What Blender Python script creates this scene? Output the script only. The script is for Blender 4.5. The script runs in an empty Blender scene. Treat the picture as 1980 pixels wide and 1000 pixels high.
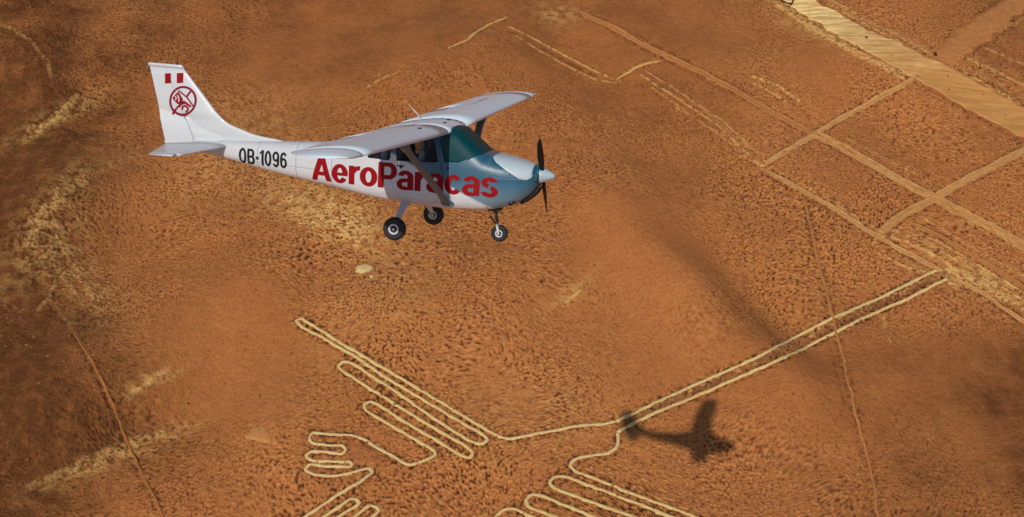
import bpy, bmesh, math, random
import numpy as np
from mathutils import Vector, Matrix
random.seed(7); rng = np.random.default_rng(7)
rad = math.radians
SC = bpy.context.scene
COL = SC.collection

# ---------------------------------------------------------------- camera
FPX = 2600.0                       # focal length in pixels of a 1980 px wide frame
PITCH = rad(42); CAMH = 54.5
cam_d = bpy.data.cameras.new('camera'); cam = bpy.data.objects.new('camera', cam_d); COL.objects.link(cam)
cam_d.sensor_width = 36; cam_d.lens = 36 * FPX / 1980; cam_d.clip_start = .5; cam_d.clip_end = 8000
cam.location = (0, 0, CAMH); cam.rotation_euler = (math.pi / 2 - PITCH, 0, 0)
SC.camera = cam
CAMM = Matrix.Translation((0, 0, CAMH)) @ Matrix.Rotation(math.pi / 2 - PITCH, 4, 'X')
# pose of the aircraft (body x forward, y port, z up) seen from the camera
RB = Matrix(((0.9676, 0.2455, 0.0592), (-0.109, 0.1947, 0.9748), (0.2278, -0.9496, 0.2152))).to_4x4()
SIZE = .8
PLANE = CAMM @ Matrix.Translation(Vector((1.1119, 1.2928, -23.6772)) * SIZE) @ RB @ Matrix.Scale(SIZE, 4)

# ---------------------------------------------------------------- sun and sky
def ray(px, py):
    return (CAMM.to_3x3() @ Vector(((px - 990) / FPX, -(py - 500) / FPX, -1)))
def on_plane(px, py, z=0.0):
    d = ray(px, py); k = (z - CAMH) / d.z
    return Vector((0, 0, CAMH)) + d * k
shadow_at = on_plane(1330, 846)
light_dir = (shadow_at - PLANE @ Vector((-3.6, 0, .2))).normalized()
sun_d = bpy.data.lights.new('sun', 'SUN'); sun = bpy.data.objects.new('sun', sun_d); COL.objects.link(sun)
sun_d.energy = 3.3; sun_d.angle = rad(.5); sun_d.color = (1, .94, .83)
sun.rotation_euler = light_dir.to_track_quat('-Z', 'Y').to_euler()
w = bpy.data.worlds.new('World'); SC.world = w; w.use_nodes = True
sky = w.node_tree.nodes.new('ShaderNodeTexSky'); sky.sky_type = 'NISHITA'; sky.sun_disc = False
sky.sun_elevation = math.asin(-light_dir.z); sky.sun_rotation = math.atan2(-light_dir.x, -light_dir.y)
bg = w.node_tree.nodes['Background']; bg.inputs[1].default_value = .08
w.node_tree.links.new(sky.outputs[0], bg.inputs[0])
SC.view_settings.view_transform = 'Standard'; SC.view_settings.look = 'None'
SC.view_settings.exposure = -.1; SC.view_settings.gamma = 1

# ---------------------------------------------------------------- materials
def mat(name, base, rough=.5, metal=0., coat=0., spec=.5):
    m = bpy.data.materials.new(name); m.use_nodes = True
    b = m.node_tree.nodes['Principled BSDF']
    b.inputs['Base Color'].default_value = (*base, 1); b.inputs['Roughness'].default_value = rough
    b.inputs['Metallic'].default_value = metal; b.inputs['Coat Weight'].default_value = coat
    b.inputs['Specular IOR Level'].default_value = spec
    return m
class NT:
    def __init__(s, m): s.t = m.node_tree; s.b = s.t.nodes['Principled BSDF']
    def n(s, typ, **k):
        o = s.t.nodes.new(typ)
        for a, v in k.items(): setattr(o, a, v)
        return o
    def l(s, a, b): s.t.links.new(a, b)
    def math(s, op, a, b=None, clamp=False):
        o = s.n('ShaderNodeMath', operation=op, use_clamp=clamp)
        for i, v in enumerate((a, b)):
            if v is None: continue
            if isinstance(v, (int, float)): o.inputs[i].default_value = v
            else: s.l(v, o.inputs[i])
        return o.outputs[0]
    def mix(s, f, a, b, blend='MIX'):
        o = s.n('ShaderNodeMix', data_type='RGBA', blend_type=blend)
        for i, v in ((0, f), (6, a), (7, b)):
            if isinstance(v, (int, float)): o.inputs[i].default_value = v
            elif isinstance(v, tuple): o.inputs[i].default_value = (*v, 1)
            else: s.l(v, o.inputs[i])
        return o.outputs[2]
    def noise(s, scale, detail=3, rough=.5, vec=None):
        o = s.n('ShaderNodeTexNoise'); o.inputs['Scale'].default_value = scale
        o.inputs['Detail'].default_value = detail; o.inputs['Roughness'].default_value = rough
        if vec is not None: s.l(vec, o.inputs['Vector'])
        return o.outputs[0]
    def ramp(s, f, a, b):
        o = s.n('ShaderNodeMapRange', clamp=True); s.l(f, o.inputs[0])
        o.inputs[1].default_value = a; o.inputs[2].default_value = b
        return o.outputs[0]
    def attr(s, name):
        return s.n('ShaderNodeAttribute', attribute_name=name).outputs['Fac']
    def pos(s):
        return s.n('ShaderNodeNewGeometry').outputs['Position']
    def obj(s):
        return s.n('ShaderNodeTexCoord').outputs['Object']
    def bump(s, h, strength, dist):
        o = s.n('ShaderNodeBump'); o.inputs['Strength'].default_value = strength; o.inputs['Distance'].default_value = dist
        s.l(h, o.inputs['Height']); s.l(o.outputs[0], s.b.inputs['Normal'])

SAND = (.425, .147, .042); SANDLT = (.60, .25, .074); VARN = (.095, .032, .008); OCHRE = (.70, .40, .13)  # VARN: dark tone of the painted edge vignette and the soil patches
def ground_mat():
    m = mat('desert_ground', SAND, .95, spec=.15); q = NT(m); P = q.pos()
    n1 = q.ramp(q.noise(.09, 4, .55, P), .35, .65)
    n2 = q.ramp(q.noise(1.1, 5, .6, P), .3, .7)
    n3 = q.ramp(q.noise(5.5, 3, .6, P), .35, .7)
    c = q.mix(n1, SAND, (.49, .160, .046))
    c = q.mix(q.math('MULTIPLY', n2, .35), c, SANDLT)
    c = q.mix(q.math('MULTIPLY', n3, .28), c, (.28, .083, .022))
    gr_ = q.attr('grit')
    v = q.n('ShaderNodeTexVoronoi', feature='F1'); v.inputs['Scale'].default_value = 8.5; q.l(P, v.inputs['Vector'])
    wob = q.noise(3.5, 2, .5, P)
    dots = q.math('MULTIPLY', q.ramp(v.outputs['Distance'], .30, .12), q.ramp(wob, .42, .55))
    c = q.mix(q.math('MULTIPLY', q.math('MULTIPLY', q.ramp(q.noise(13, 3, .6, P), .48, .66), gr_), .5), c, SANDLT)
    c = q.mix(q.math('MULTIPLY', q.math('MULTIPLY', dots, gr_), .55), c, (.13, .042, .016))
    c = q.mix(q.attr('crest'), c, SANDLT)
    c = q.mix(q.attr('vignette_soil'), c, VARN)  # edge vignette and dark soil patches, both in the ground colour
    c = q.mix(q.attr('pale'), c, OCHRE)
    c = q.mix(q.attr('pit'), c, (.075, .022, .009))  # hollows coloured dark in place of the self-shadow they lack
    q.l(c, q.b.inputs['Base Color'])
    h = q.math('ADD', q.noise(3.2, 4, .6, P), q.math('MULTIPLY', q.noise(11, 3, .6, P), .6))
    h = q.math('ADD', h, q.math('MULTIPLY', dots, -.5))
    q.bump(h, 1., .13)
    return m
def path_mat(name, a, b, stain=(.42, .2, .07), rough=.95, sc=2.2, amt=.5):
    m = mat(name, a, rough, spec=.15); q = NT(m); P = q.pos()
    c = q.mix(q.ramp(q.noise(sc, 5, .65, P), .35, .65), a, b)
    c = q.mix(q.math('MULTIPLY', q.ramp(q.noise(sc * 3, 4, .6, P), .5, .75), amt), c, stain)
    q.l(c, q.b.inputs['Base Color']); q.bump(q.noise(6, 4, .6, P), .7, .06)
    return m
M = {}
M['ground'] = ground_mat()
M['line'] = path_mat('pale_geoglyph_sand', (.66, .51, .20), (.60, .40, .16), (.40, .20, .065), amt=.6)
M['line2'] = path_mat('pale_geoglyph_sand_rosy', (.62, .42, .20), (.66, .51, .22), (.40, .19, .07), amt=.6)
M['track'] = path_mat('track_sand', (.46, .195, .06), (.38, .145, .042), (.22, .075, .021))
M['trackpale'] = path_mat('track_pale_sand', (.56, .295, .10), (.45, .205, .066), (.25, .09, .027))
M['faint'] = path_mat('faint_track_sand', (.38, .145, .04), (.30, .10, .026), (.17, .055, .015))
M['ochre'] = path_mat('ochre_sand', (.60, .36, .10), (.50, .26, .07), (.3, .13, .04))
M['stone'] = path_mat('pale_rock', (.60, .47, .19), (.56, .38, .17), (.4, .22, .08), sc=1.5)
M['darkstone'] = path_mat('dark_rock', (.05, .022, .012), (.09, .04, .02), (.03, .012, .008))
M['rubble'] = path_mat('rubble', (.34, .13, .045), (.17, .06, .022), (.46, .22, .09), sc=1.)

# ---------------------------------------------------------------- noise and terrain
def gn(x, y, s=0):
    xi = np.floor(x).astype(np.int64); yi = np.floor(y).astype(np.int64); fx = x - xi; fy = y - yi
    def g(ix, iy, dx, dy):
        h = (ix * 374761393 + iy * 668265263 + s * 974711 + 1013904223) & 0xffffffff
        h = ((h ^ (h >> 13)) * 1274126177) & 0xffffffff; h = h ^ (h >> 16)
        a = (h & 0xffff) / 65536. * 2 * np.pi
        return np.cos(a) * dx + np.sin(a) * dy
    u = fx * fx * fx * (fx * (fx * 6 - 15) + 10); v = fy * fy * fy * (fy * (fy * 6 - 15) + 10)
    a = g(xi, yi, fx, fy); b = g(xi + 1, yi, fx - 1, fy); c = g(xi, yi + 1, fx, fy - 1); d = g(xi + 1, yi + 1, fx - 1, fy - 1)
    return ((a * (1 - u) + b * u) * (1 - v) + (c * (1 - u) + d * u) * v) * 1.5
def sm(x, a, b):
    t = np.clip((x - a) / (b - a), 0, 1); return t * t * (3 - 2 * t)
def blob_frame(px, py, r, ang=0., asp=1.):
    c = on_plane(px, py); depth = (Vector((0, 0, CAMH)) - c).length
    s = FPX / depth * .98; el = math.asin(CAMH / depth)
    return c.x, c.y, r / s, r / s / math.sin(el), ang, asp
def gauss(x, y, fr):
    cx, cy, rx, ry, ang, asp = fr
    u = (x - cx) / rx; v = (y - cy) / ry
    ca, sa = math.cos(ang), math.sin(ang)
    a = (u * ca + v * sa) / asp; b = (-u * sa + v * ca) * asp
    return np.exp(-(a * a + b * b))
# mounds of the desert floor: photo place of the middle, radius, height in metres, direction, elongation
MOUNDS = [(40, 60, 120, 2.2, -.6, 1.6), (170, 180, 120, -1.2, -.6, 1.6), (280, 460, 130, -1.3, 0, 1.2), (90, 430, 120, 1.2, 1.2, 1.5),
          (470, 560, 140, 1.0, 0, 1.), (880, 580, 150, 1.5, .3, 1.3), (1180, 420, 130, 1.0, -.5, 1.4), (1330, 580, 120, 1.3, -.7, 1.8),
          (1530, 640, 90, -.8, -.7, 1.6), (700, 420, 90, .5, .4, 1.5), (600, 200, 160, -.9, 0, 1.), (900, 120, 150, .9, .2, 1.6),
          (1250, 230, 130, -.7, -.5, 1.6), (100, 760, 130, .9, .6, 1.5), (330, 800, 110, -.7, .5, 1.5), (1620, 760, 140, .6, .2, 1.6),
          (1650, 120, 110, .5, -.5, 1.5), (1900, 80, 90, .7, .5, 1.5)]
MOUNDS = [(blob_frame(a, b, r, an, asp), h) for a, b, r, h, an, asp in MOUNDS]
def HL(x, y):
    x = np.asarray(x, float); y = np.asarray(y, float)
    z = .55 * gn(x / 11, y / 14, 3) + .28 * gn(x / 5, y / 6, 4)
    for fr, h in MOUNDS: z = z + h * 1.1 * gauss(x, y, fr)
    return z
def G(px, py):
    z = 0.
    for _ in range(24):
        p = on_plane(px, py, z); z = .4 * z + .6 * float(HL(p.x, p.y))
    return np.array((p.x, p.y))

# ---- every drawn line and track, as points on the ground
def spl(pts, step=.22, closed=False):
    D = []
    for a, b in zip(pts[:-1], pts[1:]):           # long straights follow the relief
        k = max(1, int(math.hypot(b[0] - a[0], b[1] - a[1]) / 20))
        D += [(a[0] + (b[0] - a[0]) * j / k, a[1] + (b[1] - a[1]) * j / k) for j in range(k)]
    P = np.array([G(*p) for p in D + [pts[-1]]]); out = []
    n = len(P)
    for i in range(n - 1):
        p0 = P[max(i - 1, 0)]; p1 = P[i]; p2 = P[i + 1]; p3 = P[min(i + 2, n - 1)]
        L = np.linalg.norm(p2 - p1); k = max(1, int(L / step))
        # centripetal-like tangents, limited so that long straights stay straight
        def tan(a, b, c):
            la = max(np.linalg.norm(b - a), 1e-6); lc = max(np.linalg.norm(c - b), 1e-6)
            t = (b - a) / la * lc + (c - b) / lc * la
            t = t / (la + lc); return t * min(la, lc, L) * 1.0
        t1 = tan(p0, p1, p2) if i > 0 else (p2 - p1); t2 = tan(p1, p2, p3) if i < n - 2 else (p2 - p1)
        for j in range(k):
            t = j / k; a = 2 * t**3 - 3 * t**2 + 1; b = t**3 - 2 * t**2 + t; c = -2 * t**3 + 3 * t**2; d = t**3 - t**2
            out.append(a * p1 + b * t1 + c * p2 + d * t2)
    out.append(P[-1]); return np.array(out)
NECK_UP = [(1812, 521), (1760, 547), (1702, 576), (1655, 596), (1608, 616), (1511, 666), (1468, 689), (1403, 718), (1324, 753), (1266, 779), (1228, 799), (1191, 814)]
BODY_UP = [(1191, 814), (1167, 820), (1127, 822), (1082, 831), (1021, 842), (982, 848), (961, 842)]
WING = [(961, 842), (930, 825), (900, 807), (859, 782), (775, 731), (708, 691), (658, 662), (603, 628), (582, 616), (572, 620), (582, 631),
        (624, 653), (687, 689), (758, 737), (834, 782), (897, 819), (935, 841), (943, 850), (932, 858), (910, 853), (834, 806), (775, 763), (708, 720),
        (679, 702), (662, 700), (654, 709), (679, 728), (750, 773), (834, 824), (897, 861), (914, 876), (906, 885), (893, 881), (834, 845),
        (775, 811), (737, 786), (716, 777), (704, 783), (708, 794), (750, 819), (809, 853), (838, 870), (842, 878), (828, 887), (809, 895)]
FOOT = [(809, 895), (792, 899), (775, 891), (729, 866), (700, 847), (679, 842), (637, 840), (604, 837), (598, 846), (604, 856), (632, 861), (660, 862),
        (668, 869), (660, 878), (624, 873), (601, 873), (592, 881), (603, 890), (641, 892), (676, 893), (682, 898), (676, 903), (624, 901), (597, 899),
        (591, 908), (607, 917), (641, 921), (674, 915), (712, 906), (720, 912), (704, 926), (658, 954), (590, 999), (540, 1032), (500, 1058)]
TAIL1 = [(560, 1058), (622, 1003), (650, 983), (679, 965), (690, 966), (694, 973), (684, 981), (650, 1001), (615, 1022), (600, 1040), (620, 1040),
         (684, 1001), (716, 978), (726, 980), (732, 988), (724, 996), (690, 1018), (660, 1040), (680, 1048), (740, 1012), (762, 1006), (775, 1015), (740, 1040), (700, 1070)]
NECK_LO = [(1832, 538), (1756, 577), (1709, 598), (1662, 618), (1616, 642), (1551, 675), (1479, 708), (1432, 728), (1353, 763), (1270, 797), (1233, 814), (1204, 829), (1194, 836)]
BODY_LO = [(1194, 836), (1195, 850), (1192, 864), (1173, 877), (1130, 883), (1112, 889), (1103, 901), (1112, 911)]
FEATH = [(1112, 911), (1152, 926), (1203, 947), (1279, 975), (1348, 1001), (1440, 1036), (1448, 1046), (1436, 1050), (1300, 1000), (1248, 979), (1203, 963), (1158, 945), (1112, 928),
         (1088, 921), (1070, 924), (1063, 934), (1071, 943), (1097, 954), (1142, 970), (1188, 987), (1227, 1001), (1330, 1042), (1336, 1052), (1322, 1056), (1152, 1001), (1097, 979), (1052, 960),
         (1030, 957), (1017, 966), (1022, 979), (1052, 992), (1079, 1002), (1180, 1046), (1180, 1056), (1166, 1056), (1030, 1000), (1003, 987), (985, 983), (967, 991), (958, 1003), (970, 1015), (1040, 1050)]
def ridge_mesh(C, wid, h, prof, jit=.04, taper=True, seed=1, base=-.16):
    n = len(C); T = np.gradient(C, axis=0); T /= np.maximum(np.linalg.norm(T, axis=1, keepdims=True), 1e-9)
    N = np.c_[-T[:, 1], T[:, 0]]; s = np.arange(n) * .22
    k1 = 1 + .28 * gn(s / 1.1, s * 0 + seed, seed) + .30 * gn(s / .4, s * 0 + seed, seed + 5)
    off = jit * (gn(s / .9, s * 0 + .5, seed + 9) + .6 * gn(s / .35, s * 0 + .5, seed + 11))
    V = []; F = []; m = len(prof)
    zc = HL(C[:, 0], C[:, 1])
    for i in range(n):
        tp = 1.
        if taper: tp = min(1., .35 + min(i, n - 1 - i) * .25)
        for j, (u, z) in enumerate(prof):
            p = C[i] + N[i] * (u * wid * k1[i] * tp + off[i] + (rng.random() - .5) * jit * .8)
            zz = base if z < 0 else h * z * (1 + .3 * float(rng.random() - .5))
            V.append((p[0], p[1], float(zc[i]) + zz))
    for i in range(n - 1):
        for j in range(m - 1):
            a = i * m + j; F.append((a, a + m, a + m + 1, a + 1))
    F.append(tuple(range(m))); F.append(tuple(range((n - 1) * m + m - 1, (n - 1) * m - 1, -1)))
    return V, F
ROUND = [(-.56, -1), (-.5, .25), (-.36, .8), (-.12, 1), (.12, 1), (.36, .8), (.5, .25), (.56, -1)]
FLAT = [(-.54, -1), (-.52, .7), (-.42, 1), (-.3, .55), (0, .5), (.3, .55), (.42, 1), (.52, .7), (.54, -1)]
def mk(name, V, F, m, parent=None, smooth=True, mats=None):
    me = bpy.data.meshes.new(name); me.from_pydata([tuple(v) for v in V], [], F); me.validate()
    for x in (mats or [m]): me.materials.append(x)
    if smooth: me.polygons.foreach_set('use_smooth', [True] * len(me.polygons))
    o = bpy.data.objects.new(name, me); COL.objects.link(o)
    if parent is not None: o.parent = parent
    return o
def tag(o, **k):
    for a, v in k.items(): o[{'cat': 'category'}.get(a, a)] = v
    return o

LINES = []      # (points, half width, kind) also used to clear and edge the ground beneath
glyph = bpy.data.objects.new('geoglyph', None); COL.objects.link(glyph)
gc = on_plane(1150, 830); glyph.location = (gc.x, gc.y, 0)
tag(glyph, label='giant bird figure drawn in pale yellow lines on the orange desert below the plane', cat='geoglyph')
def gpart(name, segs, mt, wid=.235, seed=1, label=None):
    V = []; F = []
    for q_, pts in enumerate(segs):
        C = spl(pts, .14); v, f = ridge_mesh(C, wid, .034, ROUND, .032, False, seed + q_)
        o = len(V); V += [(a - gc.x, b - gc.y, c) for a, b, c in v]; F += [tuple(i + o for i in g) for g in f]
        LINES.append((C, wid / 2, 'line'))
    ob = mk(name, V, F, mt, glyph)
    if label: ob['label'] = label
gpart('beak', [NECK_UP, NECK_LO], M['line'], .185, 10)
TRENCH = [((a[0] + b[0]) / 2, (a[1] + b[1]) / 2) for a, b in zip(NECK_UP[:11], NECK_LO[:11])]
gpart('body', [BODY_UP, BODY_LO], M['line2'], .165, 20)
gpart('wing', [WING], M['line'], .165, 30, 'long comb of parallel feather lines pointing up and left')
gpart('foot', [FOOT], M['line2'], .16, 40)
gpart('tail', [TAIL1], M['line'], .165, 50)
gpart('wing', [FEATH], M['line'], .172, 60, 'feather loops running down and right off the figure')

def track(pts, wid, h, mt, seed, label=None, prof=FLAT, jit=.08, name='dirt_track', double=0.):
    C = spl(pts, .3)
    if double:
        T = np.gradient(C, axis=0); T /= np.linalg.norm(T, axis=1, keepdims=True); N = np.c_[-T[:, 1], T[:, 0]]
        V, F = ridge_mesh(C + N * double, wid, h, prof, jit, True, seed)
        v, f = ridge_mesh(C - N * double, wid, h, prof, jit, True, seed + 3); o = len(V)
        V += v; F += [tuple(i + o for i in g) for g in f]
    else: V, F = ridge_mesh(C, wid, h, prof, jit, True, seed)
    ob = mk(name, V, F, mt); tag(ob, kind='structure')
    LINES.append((C, wid / 2 + double, 'track')); return ob
track([(1120, 22), (1190, 56), (1240, 84), (1324, 124), (1408, 166), (1464, 200), (1520, 231), (1570, 257)], .48, .06, M['track'], 101)
track([(1570, 257), (1587, 264), (1632, 287), (1688, 318), (1744, 351), (1806, 382), (1856, 410), (1912, 438), (1990, 482), (2060, 520)], .3, .07, M['trackpale'], 102, double=.22)
track([(1470, 323), (1520, 291), (1576, 258), (1643, 219), (1705, 185), (1776, 147)], .40, .06, M['trackpale'], 103)
track([(1470, 325), (1520, 352), (1599, 394), (1666, 439), (1744, 484), (1780, 503), (1817, 521)], .34, .07, M['trackpale'], 104)
track([(1834, 533), (1900, 568), (1980, 622), (2050, 668)], .26, .07, M['trackpale'], 105)
track([(2050, 252), (1985, 287), (1912, 326), (1856, 354), (1800, 387), (1744, 416), (1702, 450)], .32, .07, M['trackpale'], 106, double=.12)
track([(1744, 423), (1822, 459), (1912, 514), (1980, 555), (2050, 600)], .3, .06, M['track'], 107)
track([(140, 640), (152, 656), (200, 741), (237, 830), (262, 890), (300, 965), (325, 1020)], .13, .05, M['faint'], 109, prof=ROUND, jit=.05)
track([(1554, 378), (1570, 450), (1584, 512), (1608, 604), (1617, 645), (1630, 688), (1648, 768), (1664, 836), (1687, 927), (1700, 1010)], .16, .05, M['track'], 108, prof=ROUND)
track([(866, 94), (905, 76), (925, 60), (950, 46), (984, 32)], .2, .06, M['ochre'], 112, prof=ROUND, name='sand_ridge')
track([(1192, 153), (1215, 140), (1240, 126), (1278, 118)], .26, .06, M['ochre'], 113, prof=ROUND, name='sand_ridge')

# the wide pale band, between its two edges
LO = [(1455, -34), (1509, 2), (1560, 34), (1598, 57), (1655, 90), (1722, 126), (1769, 154), (1867, 211), (1980, 268), (2080, 322)]
UP = [(1530, -34), (1587, 7), (1630, 30), (1671, 54), (1725, 76), (1778, 101), (1834, 127), (1912, 169), (1980, 207), (2080, 262)]
def strip(name, A, B, m, h=.03, nx=18, step=.25, seed=1, jit=.25):
    a = spl(A, step); b = spl(B, step); n = max(len(a), len(b))
    ra = np.array([np.interp(np.linspace(0, len(a) - 1, n), range(len(a)), a[:, k]) for k in (0, 1)]).T
    rb = np.array([np.interp(np.linspace(0, len(b) - 1, n), range(len(b)), b[:, k]) for k in (0, 1)]).T
    s = np.arange(n) * step
    d = rb - ra; d /= np.linalg.norm(d, axis=1, keepdims=True)
    ra = ra + d * (jit * (gn(s / 1.3, s * 0, seed) + .5 * gn(s / .45, s * 0, seed + 1)))[:, None]
    rb = rb + d * (jit * (gn(s / 1.3, s * 0, seed + 2) + .5 * gn(s / .45, s * 0, seed + 3)))[:, None]
    V = []; F = []; AT = []
    for i in range(n):
        for j in range(nx + 1):
            t = j / nx; p = ra[i] * (1 - t) + rb[i] * t
            z = float(HL(p[0], p[1])) + h + .02 * float(gn(np.array(p[0] * 1.7), np.array(p[1] * 1.7), 8))
            if j in (0, nx): z -= h + .15
            if j in (1, nx - 1): z += .03
            V.append((p[0], p[1], z)); AT.append(i / n)
    for i in range(n - 1):
        for j in range(nx):
            k = i * (nx + 1) + j; F.append((k, k + nx + 1, k + nx + 2, k + 1))
    o = mk(name, V, F, m); at = o.data.attributes.new('along', 'FLOAT', 'POINT'); at.data.foreach_set('value', AT)
    C = (ra + rb) / 2; LINES.append((C, None, 'strip', np.linalg.norm(rb - ra, axis=1) / 2)); tag(o, kind='structure'); return o
mb = mat('airstrip_sand', (.5, .3, .1), .95, spec=.15); q = NT(mb); P = q.pos()
al = q.attr('along'); nz = q.noise(.5, 5, .6, P)
f = q.ramp(q.math('ADD', al, q.math('MULTIPLY', q.math('SUBTRACT', nz, .5), .5)), .20, .62)
mp = q.n('ShaderNodeMapping'); mp.inputs['Rotation'].default_value = (0, 0, rad(38)); mp.inputs['Scale'].default_value = (.35, 3.2, 1); q.l(P, mp.inputs[0])
stre = q.noise(1.0, 5, .65, mp.outputs[0])
c = q.mix(f, (.92, .68, .28), (.56, .27, .08))
c = q.mix(q.math('MULTIPLY', q.ramp(stre, .40, .62), .75), c, (.40, .175, .052))
c = q.mix(q.math('MULTIPLY', q.ramp(q.noise(2.5, 4, .7, P), .55, .75), .6), c, (.46, .21, .07))
q.l(c, q.b.inputs['Base Color']); q.bump(q.math('ADD', stre, q.noise(5, 3, .6, P)), .6, .06)
strip('road', LO, UP, mb, .03, 20, .2, 201, .32)
strip('dirt_track', [(1792, 108), (1850, 60), (1900, 24), (1960, -12)], [(1840, 130), (1900, 88), (1962, 40), (2010, 0)], M['track'], .05, 10, .3, 211, .5)

# ---- the ground sheet, one mesh, fine near the figure and stretched to the horizon
def axis(a, b, st, far):
    d = list(np.arange(a, b, st)); lo = []; hi = []; s = st; v = a
    while v > -far: s *= 1.35; v -= s; lo.append(v)
    s = st; v = d[-1]
    while v < far: s *= 1.35; v += s; hi.append(v)
    return np.array(lo[::-1] + d + hi)
XS = axis(-41.5, 41.5, .044, 3500); YS = axis(39, 96, .05, 3500)
X, Y = np.meshgrid(XS, YS); sh = X.shape; X = X.ravel(); Y = Y.ravel()
inner = (X > -46) & (X < 46) & (Y > 33) & (Y < 101)
clear = np.zeros(len(X)); edge = np.zeros(len(X))
IX = np.searchsorted(XS, -46); 
def stamp(cx, cy, r, fn):
    x0, x1 = np.searchsorted(XS, (cx - r, cx + r)); y0, y1 = np.searchsorted(YS, (cy - r, cy + r))
    if x1 <= x0 or y1 <= y0: return
    xs = XS[x0:x1][None, :]; ys = YS[y0:y1][:, None]; d = np.sqrt((xs - cx) ** 2 + (ys - cy) ** 2)
    fn(slice(y0, y1), slice(x0, x1), d)
CL = clear.reshape(sh); ED = edge.reshape(sh)
for L in LINES:
    C = L[0]
    for i in range(0, len(C)):
        hw = L[3][i] if L[1] is None else L[1]
        if L[1] is None and i % 2: continue
        e = .42 if L[2] == 'line' else (.5 if L[2] == 'strip' else .35)
        def fn(sy, sx, d, hw=hw, e=e):
            CL[sy, sx] = np.maximum(CL[sy, sx], 1 - sm(d, hw, hw + (.05 if L[2] == 'line' else .14)))
            ED[sy, sx] = np.maximum(ED[sy, sx], 1 - sm(d, hw + .06, hw + e))
        stamp(C[i][0], C[i][1], hw + e + .1, fn)
tr = spl([(1790, 545), (1702, 588), (1608, 630), (1511, 684), (1403, 731), (1324, 764), (1266, 790), (1215, 816)], .15)
for i in range(0, len(tr), 1):
    def fn(sy, sx, d): ED[sy, sx] = np.maximum(ED[sy, sx], 1 - sm(d, .22, .5))
    stamp(tr[i][0], tr[i][1], .6, fn)
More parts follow.
